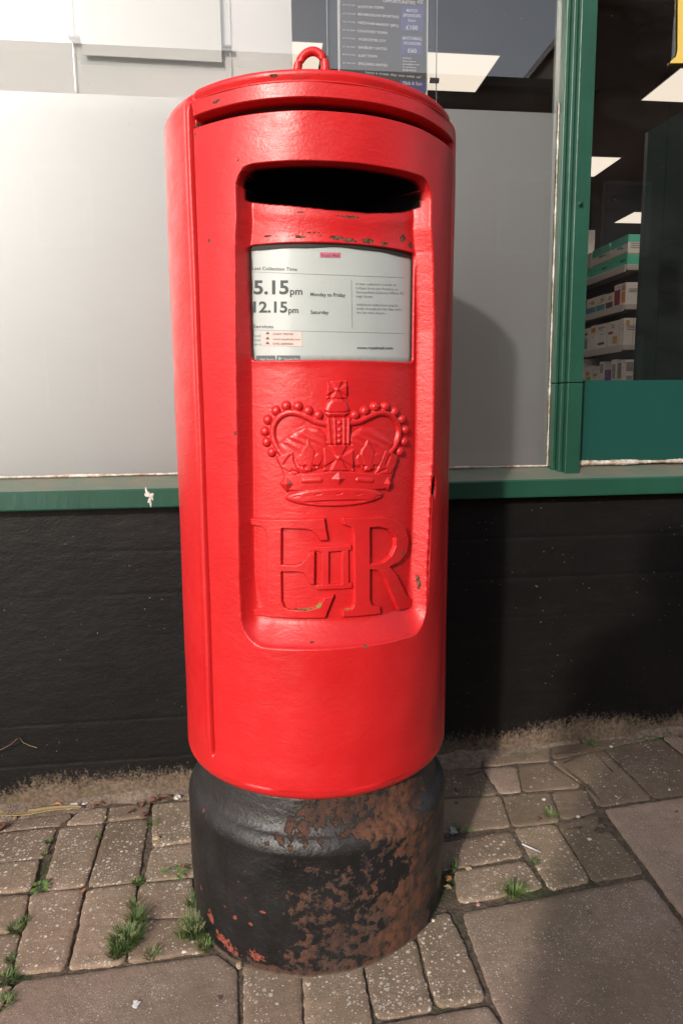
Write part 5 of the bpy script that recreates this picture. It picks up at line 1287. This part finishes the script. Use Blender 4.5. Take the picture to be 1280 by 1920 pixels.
stick('twig', [(1110, 1412), (1145, 1424), (1165, 1440)], .0009, 'shortest reddish twig of the heap, to the right', 'twig', TW)
stick('twig', [(1112, 1408), (1098, 1395), (1085, 1385)], .0011, 'reddish twig leaning towards the wall', 'twig', TW, .010)
stick('twig', [(875, 1455), (890, 1452), (900, 1449)], .0016, 'short dark twig in the shadow beside the base', 'twig', TW)
stick('twig', [(1152, 1495), (1160, 1500)], .0012, 'tiny white stick right of the worn blocks', 'twig', BITW)
a_ = [onwall([p], -.012)[0] for p in ((-12, 1412), (8, 1402), (24, 1392), (37, 1380))]
m = MB(); m.tube([Wp(u, -.012-.004*i, z) for i, (u, z) in enumerate(a_)], .0010, 7); tag(m.build('dry_weed', TW, smooth=True), 'dry weed stalk leaning on the black wall at the left edge', 'dry weed')
a_ = [onwall([p], -.006)[0] for p in ((36, 1382), (44, 1392), (56, 1398), (70, 1402))]
m = MB(); m.tube([Wp(u, -.006, z) for u, z in a_], .0006, 6); tag(m.build('dry_weed', STRAW, smooth=True), 'fine curling dry weed thread clinging to the black wall beside the stalk', 'dry weed')

# ------------------------------------------------------------------ the photographer, behind the camera
def person():
    V = []; E_ = []; Rr = []
    def v(x, y, z, r): V.append((x, y, z)); Rr.append(r); return len(V)-1
    hp = v(-.02, 0, .84, .19)
    w = v(0, .01, 1.00, .125); ch = v(0, 0, 1.18, .145); nk0 = v(0, 0, 1.32, .10); nk = v(0, .01, 1.39, .052); hd = v(0, .03, 1.47, .082); ht = v(0, .035, 1.555, .088); tp = v(0, .03, 1.62, .055)
    E_ += [(hp, w), (w, ch), (ch, nk0), (nk0, nk), (nk, hd), (hd, ht), (ht, tp)]
    for s in (-1, 1):
        a = v(s*.10, 0, .70, .16); k = v(s*.125, .02, .45, .10); an = v(s*.12, -.02, .09, .042); t = v(s*.14, .12, .04, .036)
        E_ += [(hp, a), (a, k), (k, an), (an, t)]
        sh = v(s*.185, 0, 1.29, .062); el = v(s*.25, .02, 1.03, .046); wr = v(s*.09, .20, .99, .028); pl = v(s*.055, .245, .985, .032)
        E_ += [(nk0, sh), (sh, el), (el, wr), (wr, pl)]
        for i, (dx, dz) in enumerate(((0, .022), (.0, .008), (.0, -.006), (.0, -.019))):
            f1 = v(s*.050, .275, .985+dz, .0085); f2 = v(s*.025, .290, .985+dz, .0075); E_ += [(pl, f1), (f1, f2)]
        th = v(s*.045, .262, 1.018, .0095); t2 = v(s*.02, .268, 1.03, .008); E_ += [(pl, th), (th, t2)]
    me = bpy.data.meshes.new('person'); me.from_pydata(V, E_, []); me.update()
    o = bpy.data.objects.new('person', me); COL.objects.link(o)
    sk = o.modifiers.new('skin', 'SKIN'); sk.use_smooth_shade = True
    if not me.skin_vertices: me.skin_vertices.new() if hasattr(me.skin_vertices, 'new') else None
    return o, Rr
try:
    po, Rr = person()
    bm_ = __import__('bmesh').new(); bm_.from_mesh(po.data); lay = bm_.verts.layers.skin.verify(); bm_.verts.ensure_lookup_table()
    for i, r in enumerate(Rr): bm_.verts[i][lay].radius = (r, r)
    bm_.verts[0][lay].use_root = True
    bm_.to_mesh(po.data); bm_.free()
    sb = po.modifiers.new('sub', 'SUBSURF'); sb.levels = 2; sb.render_levels = 2
    po.data.materials.append(plain('dark_clothing', (.03, .035, .05), .9))
    po.location = (-.07, -1.56, gz(0)); tag(po, 'person in dark clothes standing behind the camera, holding it at chest height', 'person')
except Exception as ex: print('person failed', ex)
